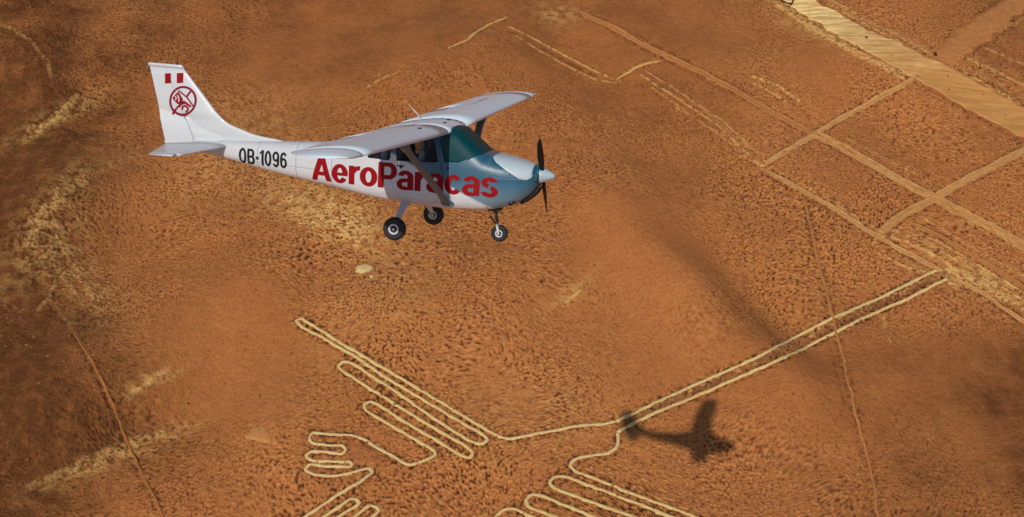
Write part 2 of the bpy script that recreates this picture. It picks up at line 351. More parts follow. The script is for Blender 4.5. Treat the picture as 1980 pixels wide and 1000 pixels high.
# ground between the feathers of the wing is trampled and stony as well
for (ax, ay), (bx, by) in (((600, 628), (925, 845)), ((680, 708), (900, 862)), ((720, 790), (830, 870)), ((1100, 930), (1300, 1010)), ((1050, 950), (1200, 1005)), ((640, 985), (700, 960))):
    a_, b_ = G(ax, ay), G(bx, by); k_ = int(np.linalg.norm(b_ - a_) / .2)
    for i in range(k_):
        def fn(sy, sx, d): ED[sy, sx] = np.maximum(ED[sy, sx], .8 * (1 - sm(d, .2, .55)))
        c_ = a_ + (b_ - a_) * i / k_; stamp(c_[0], c_[1], .6, fn)
STREAKS = [([(1795, 535), (1702, 582), (1608, 624), (1511, 676), (1403, 724), (1324, 758), (1266, 785), (1215, 812)], .26, .55), ([(1790, 541), (1702, 587), (1608, 629), (1511, 681), (1403, 729), (1300, 774)], .05, .9), ([(1790, 550), (1700, 592), (1608, 636), (1440, 716)], .05, -.8),
    ([(1715, 428), (1800, 470), (1880, 512), (1985, 566)], .07, .9), ([(1770, 470), (1850, 520), (1930, 572), (1985, 606)], .09, .9), ([(1745, 478), (1830, 530)], .09, .8), ([(1650, 300), (1700, 325), (1790, 372)], .06, .7), ([(1860, 425), (1930, 460), (1985, 492)], .08, .8),
    ([(1880, 452), (1985, 510)], .07, -.7), ([(1820, 500), (1880, 536), (1985, 590)], .08, .9), ([(1480, 300), (1440, 282), (1380, 250), (1300, 204)], .06, .8), ([(1290, 160), (1350, 205), (1440, 278)], .06, .7), ([(1690, 470), (1712, 440), (1735, 428)], .12, .8), ([(1700, 490), (1760, 520), (1810, 528)], .12, .7),
    ([(1530, 18), (1600, 70), (1680, 116), (1760, 160)], .18, .9), ([(1600, 6), (1680, 52), (1780, 98), (1850, 132), (1985, 208)], .12, .8),
    ([(95, 575), (152, 650), (200, 741), (237, 830), (262, 890), (300, 965), (325, 1020)], .13, .55), ([(88, 577), (145, 652), (193, 743), (230, 832), (255, 892), (293, 967), (318, 1022)], .10, -.6),
    ([(1240, 146), (1300, 184), (1385, 240), (1468, 320)], .10, .8), ([(1250, 138), (1310, 176), (1400, 236), (1480, 312)], .08, .7), ([(1262, 170), (1330, 218), (1400, 268), (1462, 318)], .08, .6), ([(1236, 160), (1290, 196), (1340, 236)], .12, -.4),
    ([(984, 52), (1030, 74), (1085, 104), (1150, 138), (1200, 158)], .10, .9), ([(990, 64), (1030, 90), (1085, 122), (1150, 154), (1190, 160)], .10, .7), ([(984, 60), (1030, 82), (1085, 113), (1150, 146)], .2, -.6),
    ([(712, 168), (740, 152), (772, 138)], .12, 1.), ([(248, 768), (275, 748), (310, 733), (350, 722)], .22, .9), ([(262, 752), (290, 738), (330, 730)], .1, .8),
    ([(60, 940), (120, 915), (180, 886), (250, 856), (310, 835)], .28, .8), ([(80, 948), (140, 922), (200, 893), (260, 868)], .14, .7), ([(90, 928), (160, 896), (230, 868)], .12, -.5),
    ([(-10, 42), (30, 58), (62, 82), (92, 118), (100, 150)], .18, .8), ([(-10, 50), (30, 68), (56, 92), (84, 126)], .3, -.7), ([(1455, 148), (1500, 164), (1545, 196)], .12, .9), ([(1448, 158), (1480, 172), (1520, 196)], .1, .8), ([(1500, 172), (1540, 200), (1570, 232)], .12, -.5),
    ([(70, 262), (100, 236), (130, 208), (152, 188)], .3, 1.), ([(78, 246), (104, 224), (140, 196)], .15, .9), ([(50, 275), (70, 262), (92, 250)], .3, .7),
    ([(60, 470), (85, 420), (120, 375), (180, 330), (260, 300)], .5, .55), ([(110, 450), (140, 500), (165, 545), (185, 580)], .35, .6), ([(85, 490), (120, 530), (150, 575)], .25, .5), ([(75, 600), (95, 575), (108, 545)], .15, .8), ([(100, 610), (103, 585), (106, 560)], .12, -.8),
    ([(640, 385), (670, 420), (715, 455)], .35, .8), ([(590, 380), (630, 425), (690, 470)], .3, .7), ([(560, 372), (600, 420), (640, 448)], .25, .6),
    ([(1470, 318), (1520, 340), (1600, 384), (1670, 428), (1750, 474)], .1, .6), ([(1480, 338), (1530, 368), (1600, 406), (1680, 456), (1790, 512)], .12, -.7), ([(1700, 455), (1760, 470), (1840, 515), (1920, 566), (1990, 606)], .16, .9),
    ([(1710, 438), (1790, 470), (1880, 520), (1990, 588)], .12, .8), ([(1760, 440), (1850, 488), (1990, 572)], .1, .8), ([(1790, 425), (1880, 478), (1990, 540)], .1, .7), ([(1840, 545), (1880, 552), (1925, 548)], .3, 1.), ([(1850, 530), (1890, 545), (1915, 556)], .2, 1.),
    ([(1830, 520), (1900, 548), (1990, 600)], .14, .8), ([(1800, 440), (1900, 500), (1990, 552)], .12, -.6), ([(1840, 470), (1920, 520), (1990, 560)], .1, -.6), ([(1640, 270), (1720, 312), (1800, 352)], .1, .6), ([(1830, 395), (1900, 428), (1990, 470)], .1, .7),
    ([(1600, 640), (1612, 700), (1634, 780)], .1, -.5), ([(1708, 606), (1712, 640), (1720, 660)], .1, .5), ([(1432, 570), (1460, 610), (1504, 660)], .3, -.35), ([(1380, 520), (1432, 572), (1470, 620)], .4, -.15),
    ([(1500, 6), (1580, 58), (1660, 104), (1740, 142)], .4, .9), ([(1480, -4), (1560, 48), (1640, 98), (1720, 136)], .3, .5), ([(1600, -2), (1680, 42), (1760, 80), (1810, 108)], .3, .6), ([(1640, 20), (1700, 50), (1770, 84)], .2, -.5),
    ([(1850, 130), (1910, 158), (1990, 200)], .15, -.8), ([(1790, 168), (1880, 220), (1990, 280)], .15, -.6), ([(1860, 108), (1930, 140), (1990, 170)], .2, .5), ([(1900, 90), (1990, 130)], .15, .5), ([(1930, 60), (1990, 30)], .2, .4),
    ([(1190, 68), (1240, 94), (1320, 134), (1400, 176)], .12, -.5), ([(1195, 46), (1250, 76), (1340, 122), (1420, 164), (1480, 196)], .12, -.7), ([(1090, 590), (1105, 575), (1122, 562)], .12, .9)]
SP = np.zeros(sh); SN = np.zeros(sh)
for pts, wd_, am in STREAKS:
    C = spl(pts, .12); A = SP if am > 0 else SN
    wob = .10 * gn(np.arange(len(C)) * .12 / .8, np.zeros(len(C)), 17)
    for i in range(len(C)):
        def fn(sy, sx, d): A[sy, sx] = np.maximum(A[sy, sx], abs(am) * (1 - sm(d, wd_ * .45, wd_ * 1.25)))
        stamp(C[i][0] + wob[i], C[i][1] - wob[i], wd_ * 1.4, fn)
SP = SP.ravel() * sm(gn(X / .38, Y / .38, 18) + .6 * gn(X / .15, Y / .15, 19), -.7, .3); SN = SN.ravel() * sm(gn(X / .5, Y / .5, 20) + .6 * gn(X / .17, Y / .17, 21), -.45, .5)
base = HL(X, Y); far = sm(np.hypot(X, Y - 60), 110, 400)
# far off the plain rolls more
base = base + far * (9 * gn(X / 260, Y / 260, 31) + 3 * gn(X / 90, Y / 90, 32))
SMOOTH = [(500, 690, 110, 1.), (430, 610, 90, .9), (400, 720, 90, .7), (1180, 500, 95, .95), (1300, 470, 110, .6), (1270, 710, 90, .9), (1500, 760, 110, .9), (1840, 760, 110, .95), (1330, 840, 80, .5),
          (1620, 720, 90, .7), (850, 10, 180, .8), (1180, 30, 140, .85), (1330, 70, 90, .8), (560, 120, 110, .6), (60, 720, 120, .7), (1960, 760, 100, .9), (1640, 330, 50, .5), (1600, 150, 70, .6), (640, 60, 120, .6), (30, 300, 80, .5), (660, 880, 40, .8), (1560, 70, 60, .3)]
ROUGHB = [(600, 400, 140, .5), (900, 470, 110, .5), (760, 640, 120, .3), (1450, 430, 110, .4), (1700, 470, 100, .5), (700, 250, 140, .4), (1350, 930, 140, .4), (1750, 330, 80, .3), (340, 880, 110, .2), (1110, 330, 90, .4), (200, 560, 100, .3), (960, 920, 120, .3)]
rough = np.full(len(X), .8)
for a, b, r, h in SMOOTH: rough -= h * gauss(X, Y, blob_frame(a, b, r))
for a, b, r, h in ROUGHB: rough += h * gauss(X, Y, blob_frame(a, b, r))
rough = np.clip(rough + .35 * gn(X / 4.5, Y / 4.5, 40), .03, 1.3) * (1 - sm(np.hypot(X, Y - 60), 70, 140))
# pits and little crests, their direction swirling slowly over the plain
wx = X + 1.3 * gn(X / 6, Y / 6, 51); wy = Y + 1.3 * gn(X / 6, Y / 6, 52)
th = 1.5 * gn(X / 13, Y / 15, 53) + .5
th = np.round(th * 3) / 3 * 0 + th
def dirn(ang, sx, sy, s):
    ca, sa = np.cos(ang), np.sin(ang)
    return gn((wx * ca + wy * sa) / sx, (-wx * sa + wy * ca) / sy, s)
p1 = dirn(.55, .20, .14, 61); p2 = dirn(-.6, .225, .135, 62); p3 = dirn(1.4, .18, .15, 63)
wa = sm(gn(X / 9, Y / 10, 64), -.25, .25); wb = sm(gn(X / 8, Y / 9, 65), -.2, .3)
pf = p1 * wa + p2 * (1 - wa); pf = pf * wb + p3 * (1 - wb)
pf = pf + .35 * gn(wx / .42, wy / .42, 66)
nrm = pf / (pf[inner].std() + 1e-9)
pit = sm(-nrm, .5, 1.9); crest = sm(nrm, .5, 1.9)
r2 = rough * (1 - CL.ravel())
Z = base + r2 * (-.075 * pit + .045 * crest) - .03 * CL.ravel() * 0
Z = Z + .05 * gn(X / 1.4, Y / 1.4, 67) * (1 - CL.ravel()) * (.4 + rough)
en = ED.ravel() * (1 - CL.ravel()); Z = Z + (.09 * SP - .09 * SN) * (1 - CL.ravel())
Z = Z - .05 * en * sm(gn(X / .5, Y / .5, 68), -.3, .3)
pit_rim_shadowA = np.clip(pit * r2 * .85 + en * .8 * sm(-.06 + gn(X / .24, Y / .24, 69) + .3 * gn(X / 1.5, Y / 1.5, 70), -.15, .35), 0, 1)
pit_rim_shadowA = np.clip(pit_rim_shadowA + .28 * sm(ED.ravel(), .82, 1.) * (1 - CL.ravel()) * sm(gn(X / .6, Y / .6, 73), -.5, .3), 0, 1)  # thin dark rim painted beside the lines as their shadow
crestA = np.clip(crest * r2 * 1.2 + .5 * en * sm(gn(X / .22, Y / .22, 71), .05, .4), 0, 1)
VIG_SOILB = [(-30, 120, 200, .7), (-50, 420, 170, 1.), (-40, 700, 170, 1.), (-30, 960, 190, .95), (120, 250, 120, .25), (330, 30, 150, .2), (640, -40, 330, .38), (1150, -30, 260, .32), (1990, 880, 190, .5),
         (1980, 700, 120, .35), (1500, -40, 110, .2), (1990, -10, 130, .4), (190, 760, 110, .25), (330, 830, 110, .15), (1330, 180, 110, .12), (1740, 960, 150, .2), (1900, 130, 80, .25), (1450, 620, 60, .25), (1700, 290, 90, .12),
         (1530, 770, 130, .12), (1690, 720, 110, .2)]  # dark vignette painted into the soil at the edges, plus inner dark patches
vig_soil = np.full(len(X), .03)
for a, b, r, h in VIG_SOILB: vig_soil += h * gauss(X, Y, blob_frame(a, b, r))
vig_soil = np.clip(vig_soil * (1 + .5 * gn(X / 3.2, Y / 3.2, 80)) + .06 * gn(X / 7, Y / 9, 81), 0, .85)
PALEB = [(650, 430, 55, .75, -.5, 1.8), (600, 405, 60, .4, -.5, 1.6), (105, 225, 28, .45, .6, 2.2), (95, 480, 50, .3, 1.2, 1.6), (170, 545, 60, .25, -.7, 1.5), (250, 860, 40, .4, .5, 2.6), (290, 738, 18, .5, .5, 2.),
         (1890, 540, 40, .7, -.2, 1.8), (1560, 60, 22, .3, -.5, 2.), (780, 340, 70, .25, 0, 1.2), (460, 300, 90, .2, 0, 1.5), (1075, 32, 26, .4, 0, 1.5), (1105, 575, 22, .4, .6, 2.), (1640, 95, 40, .3, -.5, 2.4), (1030, 800, 90, .15, 0, 1.4),
         (480, 210, 60, .2, 0, 1.4), (110, 400, 40, .25, 1.1, 1.8), (745, 600, 70, .2, .3, 1.3), (1930, 180, 50, .2, -.5, 2.)]
pale = np.zeros(len(X))
for a, b, r, h, an, asp in PALEB: pale += h * gauss(X, Y, blob_frame(a, b, r * 1.2, an, asp))
vig_soil = np.clip(vig_soil * (1 + .25 * gn(X / .8, Y / .8, 82) + .15 * gn(X / .3, Y / .3, 83)) + .6 * SN, 0, .9)
pale = np.clip(.95 * SP * (.42 + .58 * sm(X, -16, 4)) + pale * sm(gn(X / .7, Y / .7, 90) + .7 * gn(X / .3, Y / .3, 91) + .25, -.3, .8) * 1.3, 0, .9)
me = bpy.data.meshes.new('ground'); nv = len(X); ny, nx = sh
me.vertices.add(nv); me.vertices.foreach_set('co', np.c_[X, Y, Z].astype(np.float32).ravel())
ii = (np.arange(ny - 1)[:, None] * nx + np.arange(nx - 1)[None, :]).ravel()
quads = np.c_[ii, ii + 1, ii + nx + 1, ii + nx].astype(np.int32)
me.loops.add(quads.size); me.loops.foreach_set('vertex_index', quads.ravel())
me.polygons.add(len(quads)); me.polygons.foreach_set('loop_start', np.arange(0, quads.size, 4, dtype=np.int32))
me.polygons.foreach_set('loop_total', np.full(len(quads), 4, np.int32)); me.polygons.foreach_set('use_smooth', np.ones(len(quads), bool))
me.update(calc_edges=True)
for nm, a in (('grit', np.clip(rough * (1 - CL.ravel()) + en * .5, 0, 1.2)), ('pit', pit_rim_shadowA), ('crest', crestA), ('vignette_soil', vig_soil), ('pale', pale)):
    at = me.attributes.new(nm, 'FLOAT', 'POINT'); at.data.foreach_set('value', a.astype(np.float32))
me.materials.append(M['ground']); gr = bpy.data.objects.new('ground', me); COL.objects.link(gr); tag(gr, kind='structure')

# ---- loose stones and rubble, too many to count
def rock_verts(cx, cy, cz, r, seed, flat=.6, lat=5, lon=7):
    R = random.Random(seed); V = [(cx, cy, cz + r * flat)]; F = []
    a0 = R.random() * 6; ex = R.uniform(.75, 1.3)
    for i in range(1, lat):
        ph = math.pi * i / lat
        for j in range(lon):
            t = 2 * math.pi * j / lon + a0; k = r * R.uniform(.8, 1.15)
            V.append((cx + k * ex * math.sin(ph) * math.cos(t), cy + k / ex * math.sin(ph) * math.sin(t), cz + k * flat * math.cos(ph)))
    V.append((cx, cy, cz - r * flat))
    for j in range(lon): F.append((0, 1 + j, 1 + (j + 1) % lon))
    for i in range(lat - 2):
        for j in range(lon):
            a = 1 + i * lon + j; b = 1 + i * lon + (j + 1) % lon; F.append((a, a + lon, b + lon, b))
    e = len(V) - 1; s = 1 + (lat - 2) * lon
    for j in range(lon): F.append((s + j, e, s + (j + 1) % lon))
    return V, F
V = []; F = []
def add_rock(x, y, r, k):
    v, f = rock_verts(x, y, float(HL(x, y)) + r * .15, r, k, .6, 3, 5); o = len(V); V.extend(v); F.extend([tuple(i + o for i in g) for g in f])
k = 0
for L in LINES[:8] + LINES[8:14]:
    C = L[0]; hw = L[1] if L[1] else 1.5
    T = np.gradient(C, axis=0); T /= np.maximum(np.linalg.norm(T, axis=1, keepdims=True), 1e-9)
    for i in range(0, len(C), 2):
        for _ in range(1):
            sd = random.choice((-1, 1)) * (hw + .1 + abs(random.gauss(0, .16))); k += 1
            x = C[i][0] - T[i][1] * sd; y = C[i][1] + T[i][0] * sd
            add_rock(x, y, random.uniform(.03, .075), k)
a = spl(NECK_UP, .14); b = spl(NECK_LO, .14)
for i in range(1100):
    t = random.random() ** .8; p = a[int(t * (len(a) - 1))] * 1; q_ = b[int(t * (len(b) - 1))]; u = random.uniform(.2, .8); k += 1
    p = p * (1 - u) + q_ * u; add_rock(p[0], p[1], random.uniform(.03, .1), k)
for i in range(2600):
    k += 1; add_rock(random.uniform(-40, 40), random.uniform(38, 96), random.choice((.04, .05, .06, .1)), k)
st = mk('gravel', V, F, M['rubble'], smooth=False); tag(st, kind='stuff')

# ---- single rocks and patches that stand out
def boulder(name, px, py, rx, ry, h, m, label, cat, seed, pts=None):
    """an irregular low rock: outline ring, shoulder ring, bumpy top"""
    c = G(px, py); z0 = float(HL(*c)); R = random.Random(seed); n = 26; V = []; F = []
    out = [(math.cos(2 * math.pi * j / n) * rx * R.uniform(.86, 1.12), math.sin(2 * math.pi * j / n) * ry * R.uniform(.86, 1.12)) for j in range(n)]
    if pts: out = pts; n = len(out)
    rings = [(1.06, -.25), (1., .25), (.9, .75), (.7, .95), (.4, 1.), (.15, 1.02)]
    for s, zz in rings:
        for (x, y) in out: V.append((x * s, y * s, z0 * 0 + zz * h * (1 + .18 * R.uniform(-1, 1) * (zz > .3))))
    for i in range(len(rings) - 1):
        for j in range(n): F.append((i * n + j, i * n + (j + 1) % n, (i + 1) * n + (j + 1) % n, (i + 1) * n + j))
    F.append(tuple(range((len(rings) - 1) * n, len(rings) * n)))
    o = mk(name, V, F, m); o.location = (c[0], c[1], z0); tag(o, label=label, cat=cat); return o
boulder('rock', 705, 521, .52, .38, .16, M['stone'], 'pale yellow flat rock lying alone on the orange ground below the main wheels', 'rock', 5)
boulder('rock', 718, 535, .11, .10, .08, M['stone'], 'tiny pale chip of stone touching the lower right of the lone yellow rock', 'rock', 6)
def quad_pts(P, px, py):
    c = G(px, py); Q = [G(*p) - c for p in P]; out = []
    for i in range(len(Q)):
        a, b = Q[i], Q[(i + 1) % len(Q)]
        for t in np.linspace(0, 1, 7)[:-1]: out.append(tuple(a * (1 - t) + b * t + rng.normal(0, .012, 2)))
    return out
ms = path_mat('slab_sand', (.47, .21, .07), (.43, .18, .06), (.36, .14, .05), amt=.3, sc=.8)
boulder('stone_slab', 503, 838, 1, 1, .09, ms, 'flat tan slab with slanting sides half buried left of the bird figure', 'slab', 7,
        quad_pts([(474, 850), (490, 828), (500, 824), (534, 824), (533, 836), (521, 856), (500, 853)], 503, 838))
boulder('rock', 1675, 74, .10, .09, .14, M['darkstone'], 'small black rock sitting alone on the pale wide sand road', 'rock', 8)
boulder('rock', 1808, 107, .13, .2, .22, M['darkstone'], 'dark upright rock on the upper edge of the wide road by the crossing track', 'rock', 9)
# dry forked branch at the top of the road
def tube(path, radii, n=8, cap=True):
    V = []; F = []
    P = [Vector(p) for p in path]
    for i, p in enumerate(P):
        d = (P[min(i + 1, len(P) - 1)] - P[max(i - 1, 0)]).normalized()
        u = d.cross(Vector((0, 0, 1)) if abs(d.z) < .9 else Vector((1, 0, 0))).normalized(); v = d.cross(u)
        r = radii[i] if hasattr(radii, '__len__') else radii
        for j in range(n):
            t = 2 * math.pi * j / n; q_ = p + (u * math.cos(t) + v * math.sin(t)) * r; V.append(tuple(q_))
    for i in range(len(P) - 1):
        for j in range(n): F.append((i * n + j, i * n + (j + 1) % n, (i + 1) * n + (j + 1) % n, (i + 1) * n + j))
    if cap: F.append(tuple(range(n - 1, -1, -1))); F.append(tuple(range((len(P) - 1) * n, len(P) * n)))
    return V, F
def join(parts):
    V = []; F = []
    for v, f in parts:
        o = len(V); V += list(v); F += [tuple(i + o for i in g) for g in f]
    return V, F
c0 = G(1531, 8); zb = float(HL(*c0))
def gp(px, py, z): p = G(px, py); return (p[0] - c0[0], p[1] - c0[1], z)
v, f = join([tube([gp(1504, -4, .1), gp(1514, 6, .14), gp(1522, 9, .12), gp(1531, 9, .1)], [.03, .05, .06, .06]),
             tube([gp(1531, 9, .1), gp(1534, 2, .22), gp(1537, -6, .3)], [.07, .045, .02]), tube([gp(1531, 9, .1), gp(1526, 14, .08), gp(1520, 13, .05)], [.05, .03, .015])])
br = mk('dead_branch', v, f, M['darkstone']); br.location = (c0[0], c0[1], zb); tag(br, label='dark dry forked branch lying at the top end of the pale road', cat='branch')

# ================================================================ the aircraft
root = bpy.data.objects.new('light_aircraft', None); COL.objects.link(root); root.matrix_world = PLANE
tag(root, label='white high-wing single-engine aircraft with teal-shaded nose and red AeroParacas lettering flying over the desert', cat='aircraft')
TEAL = (.005, .082, .150)  # shade tone of nose and cabin, put into the paint
def paint_mat():
    m = mat('aircraft_paint', (.8, .8, .8), .38, coat=.25, spec=.5); q = NT(m); O = q.obj()
    sp = q.n('ShaderNodeSeparateXYZ'); q.l(O, sp.inputs[0]); x, z = sp.outputs[0], sp.outputs[2]
    d = q.math('SUBTRACT', z, q.math('ADD', q.math('MULTIPLY', q.math('ADD', x, 2.66), -.44), .072))  # diagonal edge of the wing's shade, painted on the fuselage
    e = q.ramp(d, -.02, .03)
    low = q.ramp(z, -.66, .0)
    teal = q.mix(low, (.20, .30, .355), TEAL)  # painted shade, paler toward the belly
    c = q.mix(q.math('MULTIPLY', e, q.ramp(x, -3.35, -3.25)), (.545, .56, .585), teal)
    g = q.ramp(q.noise(2.2, 4, .6, O), .35, .75)
    c = q.mix(q.math('MULTIPLY', g, .10), c, (.30, .28, .25))
    mp = q.n('ShaderNodeMapping'); mp.inputs['Scale'].default_value = (.9, 5, 9); q.l(O, mp.inputs[0])
    oil = q.math('MULTIPLY', q.ramp(q.noise(2.5, 5, .65, mp.outputs[0]), .45, .75), q.ramp(z, -.30, -.52))
    c = q.mix(q.math('MULTIPLY', oil, .55), c, (.12, .10, .085))
    q.l(c, q.b.inputs['Base Color']); return m
def white_mat(name, c=(.545, .56, .585)):
    m = mat(name, c, .4, coat=.2); q = NT(m); O = q.obj()
    g = q.ramp(q.noise(1.8, 5, .65, O), .4, .8)
    q.l(q.mix(q.math('MULTIPLY', g, .12), c, (c[0] * .6, c[1] * .62, c[2] * .66)), q.b.inputs['Base Color']); return m
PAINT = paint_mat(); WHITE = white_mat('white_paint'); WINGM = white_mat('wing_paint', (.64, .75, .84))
RED = mat('red_paint', (.25, .001, .004), .6, spec=.15); BLACK = mat('black_paint', (.010, .010, .012), .55, spec=.2)
MAROON = mat('maroon_paint', (.21, .004, .02), .6, spec=.15); RUBBER = mat('rubber', (.012, .012, .013), .75)
METAL = mat('bare_metal', (.55, .58, .6), .3, metal=.9); DARKM = mat('dark_metal', (.03, .035, .04), .45, metal=.4)
STRUT = white_mat('strut_shade_paint', (.06, .12, .155)); FAB = mat('seat_fabric', (.55, .60, .64), .8); INT = mat('interior_trim', (.03, .035, .04), .7)  # strut colour holds the dark teal shade from under the wing
SHADE_TEALM = mat('teal_shade_paint', TEAL, .35, coat=.2); SEAM = mat('seam_dark', (.03, .035, .04), .6); CHIP = mat('worn_primer', (.25, .10, .04), .8)  # teal ring carries the painted nose shade; seam tone is plain dark
GREYM = mat('grey_plastic', (.18, .2, .22), .5)
def glass_mat(name, tint, alpha):
    m = bpy.data.materials.new(name); m.use_nodes = True; t = m.node_tree; b = t.nodes['Principled BSDF']
    b.inputs['Base Color'].default_value = (*tint, 1); b.inputs['Roughness'].default_value = .5; b.inputs['Alpha'].default_value = alpha
    b.inputs['Specular IOR Level'].default_value = .15; return m
GLASS = glass_mat('tinted_windshield', (.0, .05, .062), .86); SGLASS = glass_mat('side_glass', (.01, .015, .03), .3)

def lerp_tab(tab, x):
    t = sorted(tab); return float(np.interp(x, [a for a, _ in t], [b for _, b in t]))
def smooth_tab(tab):
    t = sorted(tab); xs = np.array([a for a, _ in t]); ys = np.array([b for _, b in t])
    d = np.gradient(ys, xs)
    def f(x):
        i = int(np.clip(np.searchsorted(xs, x) - 1, 0, len(xs) - 2)); h = xs[i + 1] - xs[i]; u = min(max((x - xs[i]) / h, 0), 1)
        lim = lambda m, s: 0. if m * s <= 0 else (m if abs(m) < 3 * abs(s) else 3 * s)
        s = (ys[i + 1] - ys[i]) / h; m0 = lim(d[i], s) if s else 0; m1 = lim(d[i + 1], s) if s else 0
        return (2*u**3-3*u**2+1)*ys[i] + (u**3-2*u**2+u)*h*m0 + (-2*u**3+3*u**2)*ys[i+1] + (u**3-u**2)*h*m1
    return f
zbot = smooth_tab([(-7.86, .0), (-7.2, -.07), (-6.6, -.15), (-5.98, -.26), (-5.51, -.33), (-4.94, -.40), (-3.93, -.51), (-3.27, -.57), (-2.88, -.59), (-2.29, -.60), (-1.91, -.59), (-1.43, -.55), (-1.2, -.49), (-.97, -.40), (-.83, -.30), (-.70, -.17), (-.64, -.07)])
ztop = lambda x: lerp_tab([(-7.86, .10), (-7.2, .14), (-6.6, .20), (-5.57, .28), (-4.6, .355), (-4.35, .40), (-3.75, .58), (-3.5, .70), (-3.2, .80), (-2.4, .86), (-2.17, .85), (-2.08, .84), (-1.58, .455), (-1.5, .435), (-1.2, .40), (-.95, .355), (-.74, .30), (-.66, .25), (-.64, .22)], x)
halfw = smooth_tab([(-7.86, .03), (-7.3, .09), (-6.6, .16), (-5.5, .27), (-4.6, .37), (-4.0, .45), (-3.4, .51), (-2.6, .54), (-2.0, .54), (-1.5, .51), (-1.15, .46), (-.9, .39), (-.74, .30), (-.66, .23), (-.64, .20)])
expo = lambda x: lerp_tab([(-7.86, 2.2), (-6, 2.5), (-4.6, 3.0), (-3.7, 5.0), (-2.3, 5.5), (-1.6, 4.2), (-1.3, 3.2), (-.64, 2.4)], x)
def sect(x, t):
    w_, zt, zb_, n = halfw(x), ztop(x), zbot(x), expo(x)
    c, s = math.cos(t), math.sin(t); zc = (zt + zb_) / 2; h = (zt - zb_) / 2
    y = w_ * math.copysign(abs(c) ** (2 / n), c); z = zc + h * math.copysign(abs(s) ** (2 / n), s)
    # cabin sides lean in a little above the sill
    k = min(1, max(0, (z - .2) / .6)); y *= 1 - .10 * k
    return (x, y, z)
def yside(x, z):
    w_, zt, zb_, n = halfw(x), ztop(x), zbot(x), expo(x); zc = (zt + zb_) / 2; h = (zt - zb_) / 2
    u = min(.985, abs(z - zc) / h); y = w_ * (1 - u ** n) ** (1 / n); k = min(1, max(0, (z - .2) / .6)); return y * (1 - .10 * k)
NR = 88
xs = sorted(set([round(v, 4) for v in np.linspace(-7.86, -4.7, 34)] + [round(v, 4) for v in np.linspace(-4.7, -.74, 110)] + [-.70, -.67, -.65, -.64]))
bm = bmesh.new(); rings = []
ts = []
for j in range(NR):
    t = 2 * math.pi * (j + .5) / NR; ts.append(t - .22 * math.sin(4 * t))     # more points toward the corners
for x in xs: rings.append([bm.verts.new(sect(x, t)) for t in ts])
for a, b in zip(rings[:-1], rings[1:]):
    for j in range(NR): bm.faces.new((a[j], a[(j + 1) % NR], b[(j + 1) % NR], b[j]))
bm.faces.new(rings[0][::-1]); bm.faces.new(rings[-1])
WS = [(-2.375, .64), (-2.262, .27), (-2.0, .28), (-1.93, .315), (-1.87, .35), (-1.70, .425), (-1.60, .445), (-1.585, .458), (-1.9, .95), (-2.12, 1.0), (-2.375, .95)]
DOORW = [(-3.14, .21), (-2.43, .245), (-2.37, .27), (-2.465, .60), (-2.50, .64), (-3.10, .62), (-3.17, .55)]
CABW = [(-3.70, .21), (-3.29, .205), (-3.27, .24), (-3.27, .56), (-3.33, .60), (-3.62, .56)]
REARW = [(-4.16, .25), (-3.82, .225), (-3.80, .26), (-3.83, .48), (-3.90, .47)]
DOOR = [(-3.22, -.20), (-3.10, -.46), (-2.42, -.48), (-2.31, -.36), (-2.285, .12), (-2.33, .30), (-2.43, .68), (-3.18, .68), (-3.23, .5)]
LIT_COWL = [(-1.44, .405), (-1.36, .33), (-1.15, .20), (-.93, .075), (-.80, .06), (-.735, .10), (-.72, .6), (-1.30, .6)]  # outline of the sunlit cowl top, set off as a lighter patch
def inside(poly, x, z):
    r = False; n = len(poly)
    for i in range(n):
        (x1, z1), (x2, z2) = poly[i], poly[(i + 1) % n]
        if (z1 > z) != (z2 > z) and x < (x2 - x1) * (z - z1) / (z2 - z1) + x1: r = not r
    return r
def knife(bm, poly, sides=(1, -1)):
    x0 = min(p[0] for p in poly) - .03; x1 = max(p[0] for p in poly) + .03; z0 = min(p[1] for p in poly) - .03; z1 = max(p[1] for p in poly) + .03
    for i in range(len(poly)):
        a, b = poly[i], poly[(i + 1) % len(poly)]
        if math.dist(a, b) < 1e-5: continue
        lx0, lx1 = min(a[0], b[0]) - .02, max(a[0], b[0]) + .02; lz0, lz1 = min(a[1], b[1]) - .02, max(a[1], b[1]) + .02
        fs = []
        for f in bm.faces:
            if len(f.verts) > 20: continue
            fx = [v.co.x for v in f.verts]; fz = [v.co.z for v in f.verts]
            if max(fx) < lx0 or min(fx) > lx1 or max(fz) < lz0 or min(fz) > lz1: continue
            cy = sum(v.co.y for v in f.verts)
            if (cy > 0) and 1 not in sides or (cy < 0) and -1 not in sides: continue
            fs.append(f)
        geo = fs + list({e for f in fs for e in f.edges}) + list({v for f in fs for v in f.verts})
        if geo: bmesh.ops.bisect_plane(bm, geom=geo, dist=1e-5, plane_co=(a[0], 0, a[1]), plane_no=(b[1] - a[1], 0, -(b[0] - a[0])))
for P_ in (WS, DOORW, CABW, REARW, DOOR, LIT_COWL): knife(bm, P_)
bm.normal_update()
groups = {}
def mid(f): return f.calc_center_median()
